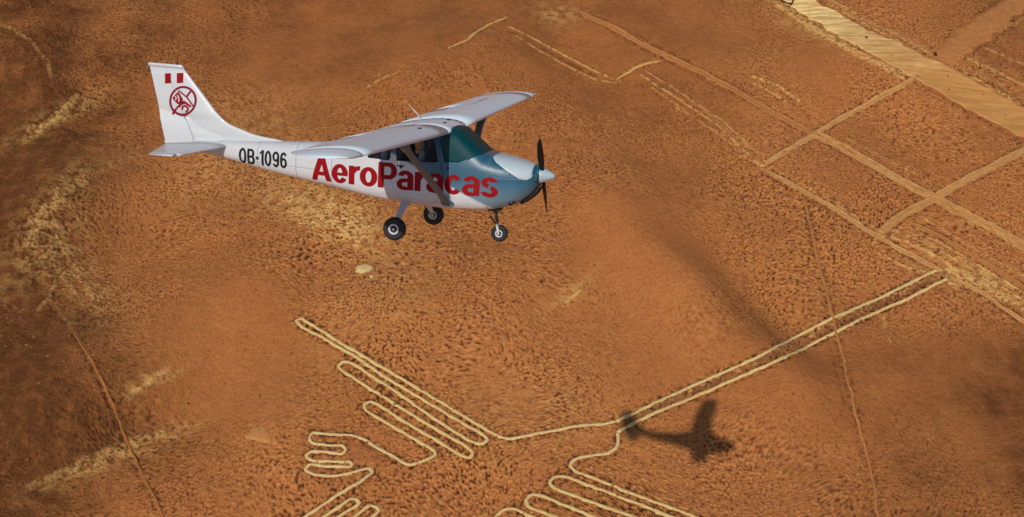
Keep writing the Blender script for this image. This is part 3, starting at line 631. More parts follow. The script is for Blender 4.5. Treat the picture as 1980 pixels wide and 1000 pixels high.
for f in bm.faces:
    c = mid(f); sd = 'near' if c.y < 0 else 'far'; g = 'body'
    if len(f.verts) < 20:
        if inside(WS, c.x, c.z): g = 'windshield'
        elif inside(DOORW, c.x, c.z) and abs(c.y) > .3: g = 'doorglass_' + sd
        elif inside(CABW, c.x, c.z) and abs(c.y) > .3: g = 'cabglass_' + sd
        elif inside(REARW, c.x, c.z) and abs(c.y) > .25: g = 'rearglass_' + sd
        elif inside(DOOR, c.x, c.z) and abs(c.y) > .3: g = 'door_' + sd
        elif inside(LIT_COWL, c.x, c.z) and c.z > .05: g = 'panel'  # faces of the sunlit cowl top, split off for the lighter paint
    groups.setdefault(g, []).append(f.index)
me0 = bpy.data.meshes.new('tmp'); bm.to_mesh(me0)
def sub(name, idx, m, parent, off=0., thick=.012, shrink=None):
    b = bmesh.new(); b.from_mesh(me0); b.faces.ensure_lookup_table(); keep = set(idx)
    nrm = {v.index: v.normal.copy() for v in b.verts}
    bmesh.ops.delete(b, geom=[f for f in b.faces if f.index not in keep], context='FACES')
    if off:
        b.verts.index_update()
        b.normal_update()
        for v in b.verts: v.co += v.normal * off
    me = bpy.data.meshes.new(name); b.to_mesh(me); me.materials.append(m)
    if isinstance(m, bpy.types.Material) and thick: me.materials.append(INT)
    me.polygons.foreach_set('use_smooth', [True] * len(me.polygons))
    o = bpy.data.objects.new(name, me); COL.objects.link(o); o.parent = parent
    if thick:
        md = o.modifiers.new('shell', 'SOLIDIFY'); md.thickness = thick; md.offset = -1; md.material_offset = 1 if m is PAINT else 0; md.material_offset_rim = 0
    return o
bm.faces.index_update()
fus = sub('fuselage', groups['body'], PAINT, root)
sub('windshield', groups['windshield'], GLASS, root, -.006, .005)
for sd in ('near', 'far'):
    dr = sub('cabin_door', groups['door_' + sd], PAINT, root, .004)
    sub('door_window', groups['doorglass_' + sd], SGLASS, dr, -.004, .004)
    sub('cabin_window', groups['cabglass_' + sd], SGLASS, root, -.005, .004)
    sub('rear_window', groups['rearglass_' + sd], SGLASS, root, -.005, .004)
    s_ = -1 if sd == 'near' else 1
    yh = yside(-3.05, .12) + .012
    hv, hf = join([tube([(-3.12, s_ * yh, .125), (-3.0, s_ * (yh + .012), .125)], .012)])
    mk('door_handle', hv, hf, DARKM, dr)
cowlp = sub('lit_cowl_patch', groups['panel'], white_mat('lit_cowl_paint', (.44, .52, .57)), root, .006)  # lighter paint stands for sunlight on the cowl top

# window frames, door seam: thin dark beads following the skin
def bead(poly, s_, r=.006, m=SEAM, parent=root, name='window_seal', off=.002):
    pts = []
    for i in range(len(poly)):
        a, b = poly[i], poly[(i + 1) % len(poly)]; k = max(1, int(math.dist(a, b) / .04))
        for j in range(k):
            x = a[0] + (b[0] - a[0]) * j / k; z = a[1] + (b[1] - a[1]) * j / k; pts.append((x, s_ * (yside(x, z) + off), z))
    pts.append(pts[0]); v, f = tube(pts, r, 5, False); return mk(name, v, f, m, parent)
for s_ in (-1, 1):
    for W_ in (DOORW, CABW, REARW): bead(W_, s_)

# ---- nose: front face inlets, spinner, propeller
def lathe(prof, n=28, axis_pt=(0, 0, 0)):
    """profile of (x, r) turned about the x axis through axis_pt"""
    V = []; F = []
    for x, r in prof:
        for j in range(n):
            t = 2 * math.pi * j / n; V.append((axis_pt[0] + x, axis_pt[1] + r * math.cos(t), axis_pt[2] + r * math.sin(t)))
    for i in range(len(prof) - 1):
        for j in range(n): F.append((i * n + j, i * n + (j + 1) % n, (i + 1) * n + (j + 1) % n, (i + 1) * n + j))
    F.append(tuple(range(n - 1, -1, -1))); F.append(tuple(range((len(prof) - 1) * n, len(prof) * n)))
    return V, F
AX = (-.62, -.03, .125)
def orient(o, rz=0, ry=0): o.rotation_euler = (0, ry, rz)
def rbox(cx, cy, cz, sx, sy, sz, bev=.02, seg=3):
    b = bmesh.new(); bmesh.ops.create_cube(b, size=1)
    for v in b.verts: v.co = Vector((v.co.x * sx, v.co.y * sy, v.co.z * sz))
    bmesh.ops.bevel(b, geom=list(b.edges), offset=bev, segments=seg, affect='EDGES', profile=.6)
    V = [(v.co.x + cx, v.co.y + cy, v.co.z + cz) for v in b.verts]; b.verts.index_update(); F = [tuple(v.index for v in f.verts) for f in b.faces]; b.free(); return V, F
v, f = lathe([(-.06, .20), (-.02, .215), (.0, .20), (.005, .15), (-.03, .14)], 30, (-.63, -.01, .11)); mk('nose_ring', v, f, SHADE_TEALM, root)
for s_ in (-1, 1):
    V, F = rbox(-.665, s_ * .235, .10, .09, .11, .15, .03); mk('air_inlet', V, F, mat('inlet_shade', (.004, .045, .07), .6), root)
# open lower lip of the cowl
pts = [(-.635, .0, -.10), (-.69, .0, -.185), (-.77, 0, -.268), (-.86, 0, -.338), (-.95, 0, -.392)]
V = []; F = []
for x, y, z in pts:
    hw = .9 * halfw(x) * .5
    for j in range(7):
        u = -1 + j / 3; V.append((x + .012, hw * u, z - .016 + .035 * u * u)); 
for i in range(len(pts) - 1):
    for j in range(6): a = i * 7 + j; F.append((a, a + 1, a + 8, a + 7))
o = mk('lower_air_intake', V, F, BLACK, root); md = o.modifiers.new('t', 'SOLIDIFY'); md.thickness = .03
prop = bpy.data.objects.new('propeller', None); COL.objects.link(prop); prop.parent = root; prop.location = AX; prop.rotation_euler = (math.atan2(.5, .71), .0, 0)
v, f = lathe([(-.04, .15), (.0, .15), (.05, .132), (.11, .104), (.17, .076), (.22, .05), (.25, .028), (.262, .004)]); mk('spinner', v, f, white_mat('spinner_paint', (.36, .47, .54)), prop)
def blade(sgn, L):
    V = []; F = []; n = 14; rs = np.linspace(.10, L, 14)
    for i, r in enumerate(rs):
        u = (r - .1) / (L - .1); ch = (.036 + .032 * math.sin(min(1, u * 1.5) * math.pi * .55)) * (1 if u < .88 else math.sqrt(max(.03, 1 - ((u - .88) / .12) ** 2)))
        tw = rad(62 - 44 * u); th_ = .022 * (1 - .75 * u) + .004
        for j in range(n):
            t = 2 * math.pi * j / n; a = ch * math.cos(t); b = th_ * math.sin(t) * (1.2 if math.sin(t) > 0 else .5)
            V.append(((a * math.sin(tw) + b * math.cos(tw)) * 1 + .03, sgn * (a * math.cos(tw) - b * math.sin(tw)), sgn * r))
    for i in range(len(rs) - 1):
        for j in range(n): F.append((i * n + j, i * n + (j + 1) % n, (i + 1) * n + (j + 1) % n, (i + 1) * n + j))
    F.append(tuple(range(n))); F.append(tuple(range((len(rs) - 1) * n, len(rs) * n))); return V, F
for s_, L in ((1, .84), (-1, .92)):
    V, F = blade(s_, L); mk('propeller_blade', V, F, BLACK, prop)
# ---- cowl details
V, F = tube([(-1.03, -.285, -.345), (-1.07, -.36, -.385)], [.05, .045], 12); mk('exhaust_pipe', V, F, DARKM, root)
V, F = rbox(-1.42, 0, -.575, .22, .30, .05, .02); mk('cowl_flap', V, F, DARKM, root)

# ---- wing
def naca(t, n=15, m_=.02, p=.4):
    out = []
    for i in range(n + 1):
        x = .5 * (1 - math.cos(math.pi * i / n)); out.append(x)
    yt = lambda x: 5 * t * (.2969 * math.sqrt(x) - .126 * x - .3516 * x * x + .2843 * x**3 - .1036 * x**4)
    yc = lambda x: m_ / p**2 * (2 * p * x - x * x) if x < p else m_ / (1 - p)**2 * ((1 - 2 * p) + 2 * p * x - x * x)
    return out, yt, yc
WST = [(0, -2.2, .795, -3.5, .735, .155), (.55, -2.2, .80, -3.5, .74, .155), (2.6, -2.17, .868, -3.45, .80, .14), (5.25, -2.075, .975, -3.13, .935, .12)]
def wst(y):
    r = []
    for k in range(1, 6): r.append(float(np.interp(abs(y), [s[0] for s in WST], [s[k] for s in WST])))
    return r
def wpt(y, x, up):
    lx, lz, tx, tz, t = wst(y); _, yt, yc = naca(t); c = lx - tx
    return (lx - x * c, y, lz + (tz - lz) * x + (yc(x) + (yt(x) if up else -yt(x))) * c)
def wing_loft(ys, x0, x1, tip=None, n=12):
    """closed loft of the airfoil between chord fractions x0 and x1"""
    V = []; F = []; xsu = [x0 + (x1 - x0) * (.5 * (1 - math.cos(math.pi * i / n)) if x0 == 0 else i / n) for i in range(n + 1)]
    per = [(x, True) for x in xsu[::-1]] + [(x, False) for x in (xsu[1:] if x0 == 0 else xsu)]
    m_ = len(per)
    for y in ys:
        for x, up in per: V.append(wpt(y, x, up))
    if tip:
        for dy, sc, dz in tip:
            y = ys[-1]; mid_ = [Vector(wpt(y, x, up)) for x, up in per]; lx, lz, tx, tz, t = wst(y)
            for p_ in mid_:
                cz = lz + (tz - lz) * ((lx - p_.x) / (lx - tx)); cx = lx - (lx - tx) * .06
                V.append((cx + (p_.x - cx) * (sc ** .35), p_.y + dy * (1 if y > 0 else -1), cz + dz + (p_.z - cz) * sc))
        ys = list(ys) + [0] * len(tip)
    for i in range(len(ys) - 1):
        for j in range(m_): F.append((i * m_ + j, i * m_ + (j + 1) % m_, (i + 1) * m_ + (j + 1) % m_, (i + 1) * m_ + j))
    F.append(tuple(range(m_ - 1, -1, -1))); F.append(tuple(range((len(ys) - 1) * m_, len(ys) * m_)))
    return V, F
V, F = wing_loft([-.56, -.3, 0, .3, .56], 0, 1); mk('wing_centre_section', V, F, WINGM, root)
for s_ in (-1, 1):
    w1 = join([wing_loft([s_ * y for y in (.563, 1.2, 1.9, 2.6, 3.3, 4, 4.7, 5.15)], 0, .72),
               wing_loft([s_ * y for y in (.563, .62)], .7205, 1), wing_loft([s_ * y for y in (5.09, 5.15)], .7205, 1),
               wing_loft([s_ * y for y in (5.1505, 5.25)], 0, 1, [(.14, .86, .004), (.28, .6, .010), (.40, .3, .018), (.45, .06, .022)])])
    wg = mk('wing', *w1, WINGM, root)
    V, F = wing_loft([s_ * y for y in (.63, 1.2, 1.9, 2.62)], .73, 1); mk('flap', V, F, WINGM, wg)
    V, F = wing_loft([s_ * y for y in (2.635, 3.3, 4, 4.7, 5.08)], .73, 1); mk('aileron', V, F, WINGM, wg)
    # fuel cap, landing light glass, navigation lamp, panel line
    for nm, x, y in (('fuel_cap', -2.47, 1.39 if s_ < 0 else .35),):
        p_ = wpt(s_ * y, .22, True); V, F = tube([(p_[0], p_[1], p_[2] - .004), (p_[0], p_[1], p_[2] + .012)], .034, 14); mk(nm, V, F, BLACK, wg)
    p_ = wpt(s_ * 5.25, .3, False)
    V, F = tube([(p_[0] - .02, s_ * 5.42, p_[2] + .03), (p_[0] + .08, s_ * 5.42, p_[2] + .03)], [.02, .012], 10); mk('navigation_light', V, F, RED if s_ > 0 else GREYM, wg)
    # raised root fairing on the upper skin
    V = []; F = []
    # strut with fairings
    a = Vector((-2.17, s_ * .50, -.47)); b = Vector((-2.42, s_ * 2.42, wpt(2.42, .25, False)[2] + .01))
    V = []; F = []; n = 16; k = 18
    for i in range(k + 1):
        u = i / k; p_ = a.lerp(b, u); ch = .075 + .05 * (math.exp(-((u) / .06) ** 2) + .8 * math.exp(-((1 - u) / .07) ** 2)); th_ = .026 + .03 * (math.exp(-(u / .05) ** 2) + math.exp(-((1 - u) / .05) ** 2))
        d = (b - a).normalized(); nn = d.cross(Vector((1, 0, 0))).normalized()
        for j in range(n):
            t = 2 * math.pi * j / n; V.append(tuple(p_ + Vector((1, 0, 0)) * ch * math.cos(t) + nn * th_ * math.sin(t)))
    for i in range(k):
        for j in range(n): F.append((i * n + j, i * n + (j + 1) % n, (i + 1) * n + (j + 1) % n, (i + 1) * n + j))
    F.append(tuple(range(n))); F.append(tuple(range(k * n, k * n + n)))
    mk('wing_strut', V, F, STRUT, root)
# worn marks on the far wing
def wing_patch(name, y0, x0, pts, m, lift=.003):
    V = []; 
    for dy, dx in pts: p_ = wpt(y0 + dy, x0 + dx, True); V.append((p_[0], p_[1], p_[2] + lift))
    return V, [tuple(range(len(pts)))]
def blobpts(ry, rx, n=12, seed=1):
    R = random.Random(seed); return [(ry * R.uniform(.6, 1.1) * math.cos(2 * math.pi * i / n), rx * R.uniform(.6, 1.1) * math.sin(2 * math.pi * i / n)) for i in range(n)]
farwing = [o for o in root.children if o.name.startswith('wing') and 'strut' not in o.name and 'centre' not in o.name][1]
mk('paint_scuff', *join([wing_patch('', 2.85 + k * .12, .50, blobpts(.10, .012, 12, k), SEAM) for k in range(4)]), mat('scuff', (.32, .34, .36), .6), farwing, False)
mk('paint_chip', *join([wing_patch('', 3.45 + k * .15, .52 + .012 * (k % 2), blobpts(.075, .028, 11, 20 + k), CHIP) for k in range(4)]), CHIP, farwing, False)
# roof hatch strip and aerials
V, F = rbox(0, 0, 0, .30, .05, .012, .004); o = mk('roof_joint_cover', V, F, WHITE, root); p_ = wpt(-.60, .42, True); o.location = (p_[0], p_[1], p_[2] + .004)
def aerial(name, base, tip, r0, r1, m): V, F = tube([base, tip], [r0, r1], 8); mk(name, V, F, m, root)
aerial('aerial', (-3.10, .55, .90), (-3.34, .62, 1.08), .012, .006, WHITE)
aerial('aerial', (-4.60, 0, .35), (-4.66, 0, .46), .012, .004, DARKM)
aerial('aerial', (-5.3, 0, .29), (-5.32, 0, .31), .01, .006, DARKM)
V, F = tube([(-2.43, -.05, wpt(0, .18, True)[2] - .004), (-2.43, -.05, wpt(0, .18, True)[2] + .012)], .034, 14); mk('roof_vent', V, F, BLACK, root)

# ---- fin and rudder
finLE = smooth_tab([(.20, -5.2), (.29, -5.55), (.335, -6.0), (.42, -6.36), (.50, -6.62), (.62, -6.80), (.92, -7.08), (1.5, -7.60)])
finTE = lambda z: float(np.interp(z, [-.04, 1.5], [-7.88, -8.275]))
hinge = lambda z: float(np.interp(z, [-.1, .10, .20, .56, 1.5], [-7.335, -7.34, -7.35, -7.53, -7.93]))
def fthick(x, z):
    le, te = finLE(z) if z > .2 else -5.2, finTE(z); u = min(.999, max(.0005, (le - x) / (le - te))); c = min(le - te, 1.2 - .35 * z)
    return 5 * .095 * c * (.2969 * math.sqrt(u) * (1 if le - te < 1.3 else .6) - .126 * u - .3516 * u * u + .2843 * u**3 - .1015 * u**4) + .002
def fin_loft(zs, fa, fb, n=12, cap=None):
    V = []; F = []; m_ = 2 * n + 2
    for z in zs:
        a, b = fa(z), fb(z); xx = [a + (b - a) * (.5 * (1 - math.cos(math.pi * i / n))) for i in range(n + 1)]
        for x in xx: V.append((x, fthick(x, z), z))
        for x in xx[::-1]: V.append((x, -fthick(x, z), z))
    for i in range(len(zs) - 1):
        for j in range(m_): F.append((i * m_ + j, i * m_ + (j + 1) % m_, (i + 1) * m_ + (j + 1) % m_, (i + 1) * m_ + j))
    F.append(tuple(range(m_ - 1, -1, -1))); F.append(tuple(range((len(zs) - 1) * m_, len(zs) * m_)))
    return V, F
zf = [.12, .2, .24, .28, .31, .335, .37, .41, .45, .5, .56, .62, .72, .85, 1., 1.2, 1.35, 1.46]
V, F = fin_loft(zf, lambda z: finLE(max(z, .2)), hinge); mk('fin', V, F, WHITE, root)
V, F = fin_loft([-.03, .05, .12, .2, .35, .5, .7, .9, 1.1, 1.3, 1.46], lambda z: hinge(z) - .014, finTE); rud = mk('rudder', V, F, WHITE, root)
V, F = fin_loft([1.466, 1.50, 1.525], lambda z: finLE(1.47) - (z - 1.47) * .9 + .015, lambda z: finTE(1.47) - .03); mk('fin_cap', V, F, WHITE, root)
aerial('beacon_light', (-7.70, 0, 1.52), (-7.70, 0, 1.575), .03, .018, DARKM)
V, F = tube([(-8.30, 0, 1.44), (-8.33, 0, 1.44)], [.02, .012], 8); mk('tail_light', V, F, GREYM, root)
# ---- tailplane: stabiliser and elevator each side
for s_ in (-1, 1):
    def st(y): u = (y - .08) / 1.62; return (-6.60 - .24 * u, .10 - .01 * u, -7.86 + .50 * u, .055 + .02 * u)
    def tail_loft(ys, x0f, x1f, n=10, rnd=0):
        V = []; F = []; m_ = 2 * n + 2
        for iy, y in enumerate(ys):
            lx, lz, tx, tz = st(y); c = lx - tx; a, b = x0f(y), x1f(y); sq = 1 if iy < len(ys) - 1 or not rnd else .35
            xx = [a + (b - a) * (.5 * (1 - math.cos(math.pi * i / n))) for i in range(n + 1)]
            def th_(x): return sq * (5 * .085 * c * (.2969 * math.sqrt(max(x, .0003)) - .126 * x - .3516 * x * x + .2843 * x**3 - .1015 * x**4) + .001)
            for x in xx: V.append((lx - x * c, s_ * y, lz + (tz - lz) * x + th_(x)))
            for x in xx[::-1]: V.append((lx - x * c, s_ * y, lz + (tz - lz) * x - th_(x)))
        for i in range(len(ys) - 1):
            for j in range(m_): F.append((i * m_ + j, i * m_ + (j + 1) % m_, (i + 1) * m_ + (j + 1) % m_, (i + 1) * m_ + j))
        F.append(tuple(range(m_ - 1, -1, -1))); F.append(tuple(range((len(ys) - 1) * m_, len(ys) * m_))); return V, F
    V, F = tail_loft([.02, .5, 1., 1.45, 1.54], lambda y: 0., lambda y: .575, rnd=0); stb = mk('stabilizer', V, F, WHITE, root)
    e1 = tail_loft([.12, .5, 1., 1.45, 1.54], lambda y: .583, lambda y: 1.)
    e2 = tail_loft([1.546, 1.64, 1.70], lambda y: .12, lambda y: 1., rnd=1)
    mk('elevator', *join([e1, e2]), WHITE, root)
V, F = lathe([(0, .035), (-.05, .03), (-.1, .012)], 14, (-7.86, 0, .05)); mk('tail_cone', V, F, WHITE, root)

# ---- landing gear
def wheel(cx, cy, cz, R_, wd, s_, rimr, near=True):
    wh = bpy.data.objects.new('wheel', None); COL.objects.link(wh); wh.parent = root; wh.location = (cx, cy, cz)
    def lat_y(prof, n=36):
        V, F = lathe(prof, n); return [(b, a, c) for a, b, c in V], [tuple(reversed(g)) for g in F]
    h = wd / 2; pr = [(-h * .75, R_ * .45), (-h * .95, R_ * .6), (-h, R_ * .78), (-h * .8, R_ * .92), (-h * .4, R_ * .99), (0, R_), (h * .4, R_ * .99), (h * .8, R_ * .92), (h, R_ * .78), (h * .95, R_ * .6), (h * .75, R_ * .45)]
    V, F = lat_y(pr); mk('tyre', V, F, RUBBER, wh)
    o_ = s_ * h
    rim = [(-o_ * .8, rimr * .98), (o_ * .82, rimr), (o_ * .9, rimr * .97), (o_ * .86, rimr * .72), (o_ * .62, rimr * .62), (o_ * .60, rimr * .5)]
    V, F = lat_y(rim); r_ = mk('rim', V, F, WHITE, wh)
    V, F = lat_y([(o_ * .58, rimr * .6), (o_ * .63, rimr * .58), (o_ * .64, rimr * .2)]); mk('brake_disc', V, F, DARKM, wh)
    V, F = lat_y([(o_ * .5, rimr * .24), (o_ * .95, rimr * .22), (o_ * 1.0, rimr * .14)], 16); mk('hub', V, F, METAL, wh)
    return wh
wheel(-2.91, -1.17, -.885, .205, .16, -1, .095)
wheel(-2.925, 1.15, -1.02, .200, .16, -1, .085)
for s_, zz in ((-1, -.885), (1, -1.02)):
    a = Vector((-2.97, s_ * .46, -.54)); b = Vector((-2.93, s_ * 1.09, zz + .02)); V = []; F = []; k = 10
    for i in range(k + 1):
        u = i / k; p_ = a.lerp(b, u) + Vector((0, 0, .04 * math.sin(u * math.pi))); wd = .085 - .045 * u; th_ = .016
        for dx, dz in ((-wd, -th_ * .4), (-wd * .9, th_), (wd * .9, th_), (wd, -th_ * .4), (wd * .9, -th_), (-wd * .9, -th_)): V.append((p_.x + dx, p_.y + dz * .5 * s_, p_.z + dz))
    for i in range(k):
        for j in range(6): F.append((i * 6 + j, i * 6 + (j + 1) % 6, (i + 1) * 6 + (j + 1) % 6, (i + 1) * 6 + j))
    F.append(tuple(range(6))); F.append(tuple(range(k * 6, k * 6 + 6)))
    lg = mk('landing_gear_leg', V, F, WHITE, root, False)
    V, F = tube([(-2.91, s_ * 1.0, zz), (-2.91, s_ * 1.13, zz)], .03, 12); mk('axle', V, F, METAL, lg)
    V, F = tube([(-2.97, s_ * .44, -.62), (-2.99, s_ * .8, -.62 + (zz + .6) * .5), (-2.96, s_ * 1.03, zz + .03)], .009, 6); mk('brake_line', V, F, DARKM, lg)
nw = wheel(-1.32, 0, -1.006, .155, .13, -1, .07)
V, F = join([tube([(-1.43, 0, -.53), (-1.375, 0, -.80)], [.034, .028], 14), tube([(-1.375, 0, -.78), (-1.36, 0, -.86)], [.02, .02], 12),
             rbox(-1.43, 0, -.56, .10, .10, .05, .015)])
ng = mk('nose_gear_strut', V, F, DARKM, root)
V, F = join([tube([(-1.43, -.02, -.62), (-1.52, -.02, -.71), (-1.40, -.02, -.84)], .011, 8), tube([(-1.43, .02, -.62), (-1.52, .02, -.71), (-1.40, .02, -.84)], .011, 8)]); mk('torque_link', V, F, DARKM, ng)
V, F = join([tube([(-1.36, -.0, -.855), (-1.35, -.085, -.87), (-1.33, -.088, -.95), (-1.32, -.088, -1.01)], [.022, .026, .024, .026], 10),
             tube([(-1.36, .0, -.855), (-1.35, .085, -.87), (-1.33, .088, -.95), (-1.32, .088, -1.01)], [.022, .026, .024, .026], 10),
             tube([(-1.32, -.11, -1.006), (-1.32, .11, -1.006)], .022, 12)]); mk('fork', V, F, WHITE, ng)

# ---- cabin interior
for y in (-.24, .24):
    for x in (-2.72, -3.42):
        sb = mk('cabin_seat', *join([rbox(x + .24, y, -.08, .44, .40, .14, .04), rbox(x, y, .18, .12, .40, .5, .05)]), FAB, root)
        V, F = rbox(x - .02, y, .50, .09, .24, .16, .035); mk('headrest', V, F, FAB, sb)
V, F = rbox(-1.80, 0, .17, .28, .92, .24, .05); mk('instrument_panel', V, F, INT, root)
for y in (-.22, .22):
    V, F = join([tube([(-1.94, y, .12), (-2.06, y, .14)], .012, 8), tube([(-2.06, y - .11, .19), (-2.07, y - .11, .12), (-2.07, y, .10), (-2.07, y + .11, .12), (-2.06, y + .11, .19)], .014, 8)]); mk('control_yoke', V, F, BLACK, root)
V, F = rbox(-2.75, 0, -.46, 1.9, .8, .04, .01); mk('cabin_floor', V, F, INT, root)
V, F = rbox(-4.2, 0, .0, .04, .72, .6, .01); mk('cabin_bulkhead', V, F, GREYM, root)
V, F = join([rbox(-2.30, .10, .50, .02, .22, .24, .008)]); mk('sun_visor', V, F, mat('visor_plastic', (.12, .38, .38), .4), root)

# ---- lettering and marks laid on the skin
def decal(name, V2, F2, m, yf, s_=-1, off=.004, parent=root, nz=.05, nx=.07):
    b = bmesh.new(); vs = [b.verts.new((x, 0, z)) for x, z in V2]
    for g in F2:
        try: b.faces.new([vs[i] for i in g])
        except ValueError: pass
    x0, x1 = min(p[0] for p in V2), max(p[0] for p in V2); z0, z1 = min(p[1] for p in V2), max(p[1] for p in V2)
    for k in np.arange(x0 + nx, x1, nx): bmesh.ops.bisect_plane(b, geom=list(b.verts) + list(b.edges) + list(b.faces), dist=1e-6, plane_co=(k, 0, 0), plane_no=(1, 0, 0))
    for k in np.arange(z0 + nz, z1, nz): bmesh.ops.bisect_plane(b, geom=list(b.verts) + list(b.edges) + list(b.faces), dist=1e-6, plane_co=(0, 0, k), plane_no=(0, 0, 1))
    for v in b.verts: v.co.y = s_ * (yf(v.co.x, v.co.z) + off)
    b.normal_update()
    for f in b.faces:
        if f.normal.y * s_ < 0: f.normal_flip()
    me = bpy.data.meshes.new(name); b.to_mesh(me); b.free(); me.materials.append(m)
    o = bpy.data.objects.new(name, me); COL.objects.link(o); o.parent = parent; return o
base_l = lambda u: float(-.325 + .05 * u)
def arc(cx, cy, rx, ry, tx, ty, a0, a1, n=30):
    V = []; F = []
    for i in range(n + 1):
        t = rad(a0 + (a1 - a0) * i / n); V += [(cx + rx * math.cos(t), cy + ry * math.sin(t)), (cx + (rx - tx) * math.cos(t), cy + (ry - ty) * math.sin(t))]
    return V, [(2 * i, 2 * i + 2, 2 * i + 3, 2 * i + 1) for i in range(n)]
def poly(*p): return list(p), [tuple(range(len(p)))]
def rect(x0, y0, x1, y1): return poly((x0, y0), (x1, y0), (x1, y1), (x0, y1))
GL = {   # heavy grotesque letters: advance, pieces (capital height 1, small letters .74)
 'A': (.80, [poly((0, 0), (.205, 0), (.50, 1), (.28, 1)), poly((.575, 0), (.79, 0), (.50, 1), (.38, .76)), rect(.20, .22, .60, .375)]),
 'P': (.70, [rect(.0, 0, .215, 1), rect(.215, .84, .40, 1), rect(.215, .35, .40, .51), arc(.40, .675, .285, .325, .205, .16, -90, 90)]),
 'e': (.655, [arc(.31, .37, .315, .385, .215, .155, 0, 328), rect(.15, .295, .61, .415)]),
 'r': (.43, [rect(.0, 0, .22, .74), arc(.41, .44, .33, .31, .17, .165, 86, 172, 14)]),
 'o': (.675, [arc(.32, .37, .33, .385, .22, .16, 0, 360, 44)]),
 'a': (.63, [rect(.375, .0, .59, .50), arc(.30, .50, .29, .255, .215, .155, 0, 168, 22), arc(.235, .215, .245, .23, .195, .15, 40, 320, 30), rect(.25, .33, .41, .445), rect(.25, -.015, .41, .10)]),
 'c': (.625, [arc(.31, .37, .32, .385, .22, .16, 38, 322, 34)]),
 's': (.60, [arc(.28, .545, .275, .215, .20, .16, 12, 262, 26), arc(.29, .20, .295, .22, .205, .16, -172, 82, 26)]),
 'O': (.66, [arc(.30, .5, .30, .51, .175, .16, 0, 360, 40)]), '0': (.60, [arc(.265, .5, .265, .51, .17, .16, 0, 360, 40)]),
 'B': (.64, [rect(0, 0, .175, 1), rect(.175, .85, .33, 1), rect(.175, .43, .33, .58), rect(.175, 0, .35, .15), arc(.33, .715, .23, .285, .17, .15, -90, 90, 18), arc(.35, .29, .25, .29, .17, .15, -90, 90, 18)]),
 '-': (.36, [rect(.03, .36, .27, .55)]), '1': (.36, [rect(.11, 0, .29, 1), poly((-.02, .72), (.12, .80), (.12, 1.0), (.06, .90), (-.02, .86))]),
 '9': (.60, [arc(.265, .68, .265, .33, .165, .15, 0, 360, 32), arc(.27, .36, .26, .37, .165, .15, -150, -2, 20), rect(.365, .35, .53, .66)]),
 '6': (.60, [arc(.265, .32, .265, .33, .165, .15, 0, 360, 32), arc(.26, .64, .26, .37, .165, .15, 30, 178, 20), rect(.0, .34, .165, .65)])}
def lettering(name, body, x0, x1, zf_, cap, m, s_, off, mirror=False, tight=1.):
    adv = [GL[c][0] * tight for c in body]; tot = sum(adv) - .06; b0 = 0.; V = []; F = []
    for c, a_ in zip(body, adv):
        for k, (pv, pf) in enumerate(GL[c][1]):
            pts = []
            for px_, pz_ in pv:
                u = (b0 + px_) / tot; uu = 1 - u if mirror else u; pts.append((x0 + (x1 - x0) * uu, zf_(uu) + pz_ * cap))
            o = decal('piece', pts, pf, m, yside, s_, off + .0009 * k, root, .06, .08)
            oo = len(V); V += [tuple(v.co) for v in o.data.vertices]; F += [tuple(i + oo for i in p.vertices) for p in o.data.polygons]
            d_ = o.data; bpy.data.objects.remove(o); bpy.data.meshes.remove(d_)
        b0 += a_
    return mk(name, V, F, m, root, False)
for s_, mir in ((-1, False), (1, True)):
    lettering('company_name', 'AeroParacas', -4.83, -1.29, base_l, .46, RED, s_, .007, mir)
    lettering('registration_number', 'OB-1096', -6.34, -5.33, lambda u: -.178 + .004 * u, .29, BLACK, s_, .005, mir)
def fpx(x, y):      # the tail artwork was measured on a flat grid
    X_ = 310 + x / 9.09; Y_ = 130 + y / 9.09; return (-7.56 + .0104 * (X_ - 354), .87 + .00115 * (X_ - 354) - .0096 * (Y_ - 194))
def stroke(pts, w_):
    V = []; F = []
    for (ax, ay), (bx, by) in zip(pts[:-1], pts[1:]):
        L = math.hypot(bx - ax, by - ay); nx_, ny_ = -(by - ay) / L * w_ / 2, (bx - ax) / L * w_ / 2; o = len(V)
        V += [(ax + nx_, ay + ny_), (bx + nx_, by + ny_), (bx - nx_, by - ny_), (ax - nx_, ay - ny_)]; F.append((o, o + 1, o + 2, o + 3))
    return V, F
def ringp(cx, cy, rx, ry, w_, n=48):
    V = []; F = []
    for i in range(n):
        t = 2 * math.pi * i / n; V += [(cx + rx * math.cos(t), cy + ry * math.sin(t)), (cx + (rx - w_) * math.cos(t), cy + (ry - w_) * math.sin(t))]
    for i in range(n): j = (i + 1) % n; F.append((2 * i, 2 * j, 2 * j + 1, 2 * i + 1))
    return V, F
def on_fin(parts, lift):
    V, F = join(parts); return [fpx(*p) for p in V], F
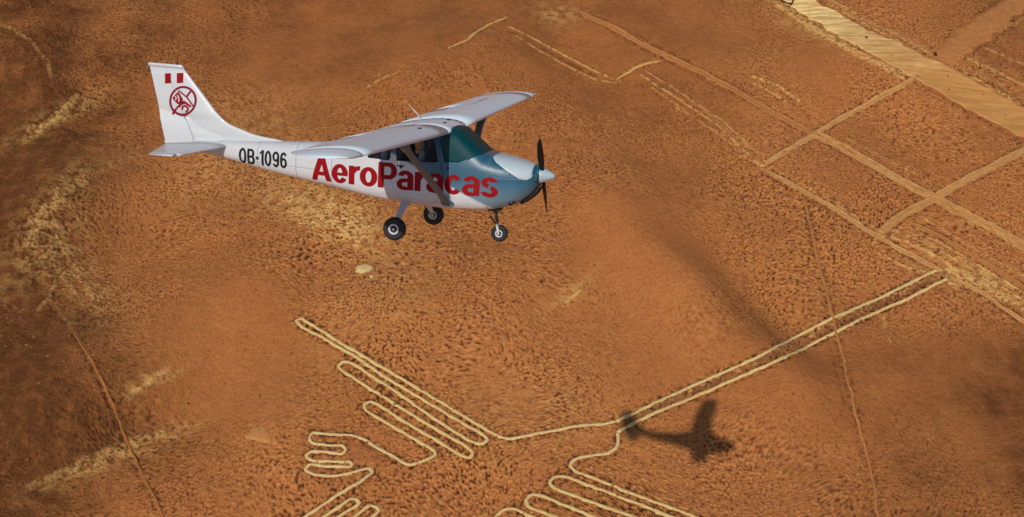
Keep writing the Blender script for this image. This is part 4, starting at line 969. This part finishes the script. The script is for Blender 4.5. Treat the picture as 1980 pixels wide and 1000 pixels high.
for s_ in (-1, 1):
    for x0, x1 in ((70, 181), (288, 403)):
        V2, F2 = on_fin([([(x0, 92), (x1, 92), (x1, 270), (x0, 270)], [(0, 1, 2, 3)])], 0); decal('flag_stripe', V2, F2, RED, fthick, s_, .004, nz=.06)
    V2, F2 = on_fin([ringp(399, 588, 252, 266, 40)], 0); decal('emblem_ring', V2, F2, MAROON, fthick, s_, .004)
    V2, F2 = on_fin([stroke([(320, 400), (470, 520), (590, 685)], 26), stroke([(540, 420), (470, 515)], 34), stroke([(205, 820), (250, 755), (330, 670), (405, 590)], 32), stroke([(330, 700), (425, 610)], 16)], 0)
    decal('emblem_plane', V2, F2, MAROON, fthick, s_, .0065)
    V2, F2 = on_fin([([(205, 535), (315, 415), (405, 562), (350, 640), (300, 640)], [(0, 1, 2, 3, 4)]), ([(400, 590), (430, 585), (560, 680), (540, 712), (430, 640), (395, 655)], [(0, 1, 2, 3, 4, 5)]),
                     stroke([(400, 745), (385, 710), (420, 670), (465, 690), (500, 725), (485, 770), (445, 785)], 36)], 0)
    decal('emblem_fill', V2, F2, RED, fthick, s_, .0052)
    V2, F2 = on_fin([stroke([(262, 505), (285, 540), (262, 565)], 20), ], 0); decal('emblem_highlight', V2, F2, WHITE, fthick, s_, .0078)
    V2, F2 = on_fin([stroke([(300, 480), (330, 540), (325, 600)], 22)], 0); decal('emblem_highlight', V2, F2, WHITE, fthick, s_, .0078)
# panel seams round the body and along the cowl
SEAML = mat('panel_joint', (.22, .24, .26), .6)
for xx_ in (-1.47, -4.42, -5.15, -5.95, -6.75):
    pts = [sect(xx_, 2 * math.pi * i / 60) for i in range(61)]
    zc_ = (ztop(xx_) + zbot(xx_)) / 2
    pts = [(x, y * 1.004, zc_ + (z - zc_) * 1.004) for x, y, z in pts]; v, f = tube(pts, .0045, 5, False); mk('panel_seam', v, f, SEAML, root)
for s_ in (-1, 1):
    for zz_, xa, xb in ((.06, -.80, -1.46), (-.12, -4.45, -6.6)):
        pts = [(xa + (xb - xa) * i / 30, s_ * (yside(xa + (xb - xa) * i / 30, zz_) + .001), zz_) for i in range(31)]; v, f = tube(pts, .004, 5, False); mk('panel_seam', v, f, SEAML, root)
# small fittings on the near side
for x, z in ((-2.19, .16), (-3.06, .10 - .0)):
    for s_ in (-1,):
        y = yside(x, z) + .004; V, F = tube([(x, -y + .004, z), (x, -y - .006, z)], [.028, .024], 12); mk('fuselage_vent', V, F, DARKM, root)
V, F = tube([(-7.74, -fthick(-7.74, .17), .17), (-7.74, -fthick(-7.74, .17) - .006, .17)], .016, 8); mk('rudder_fitting', V, F, GREYM, root)
bpy.data.meshes.remove(me0)
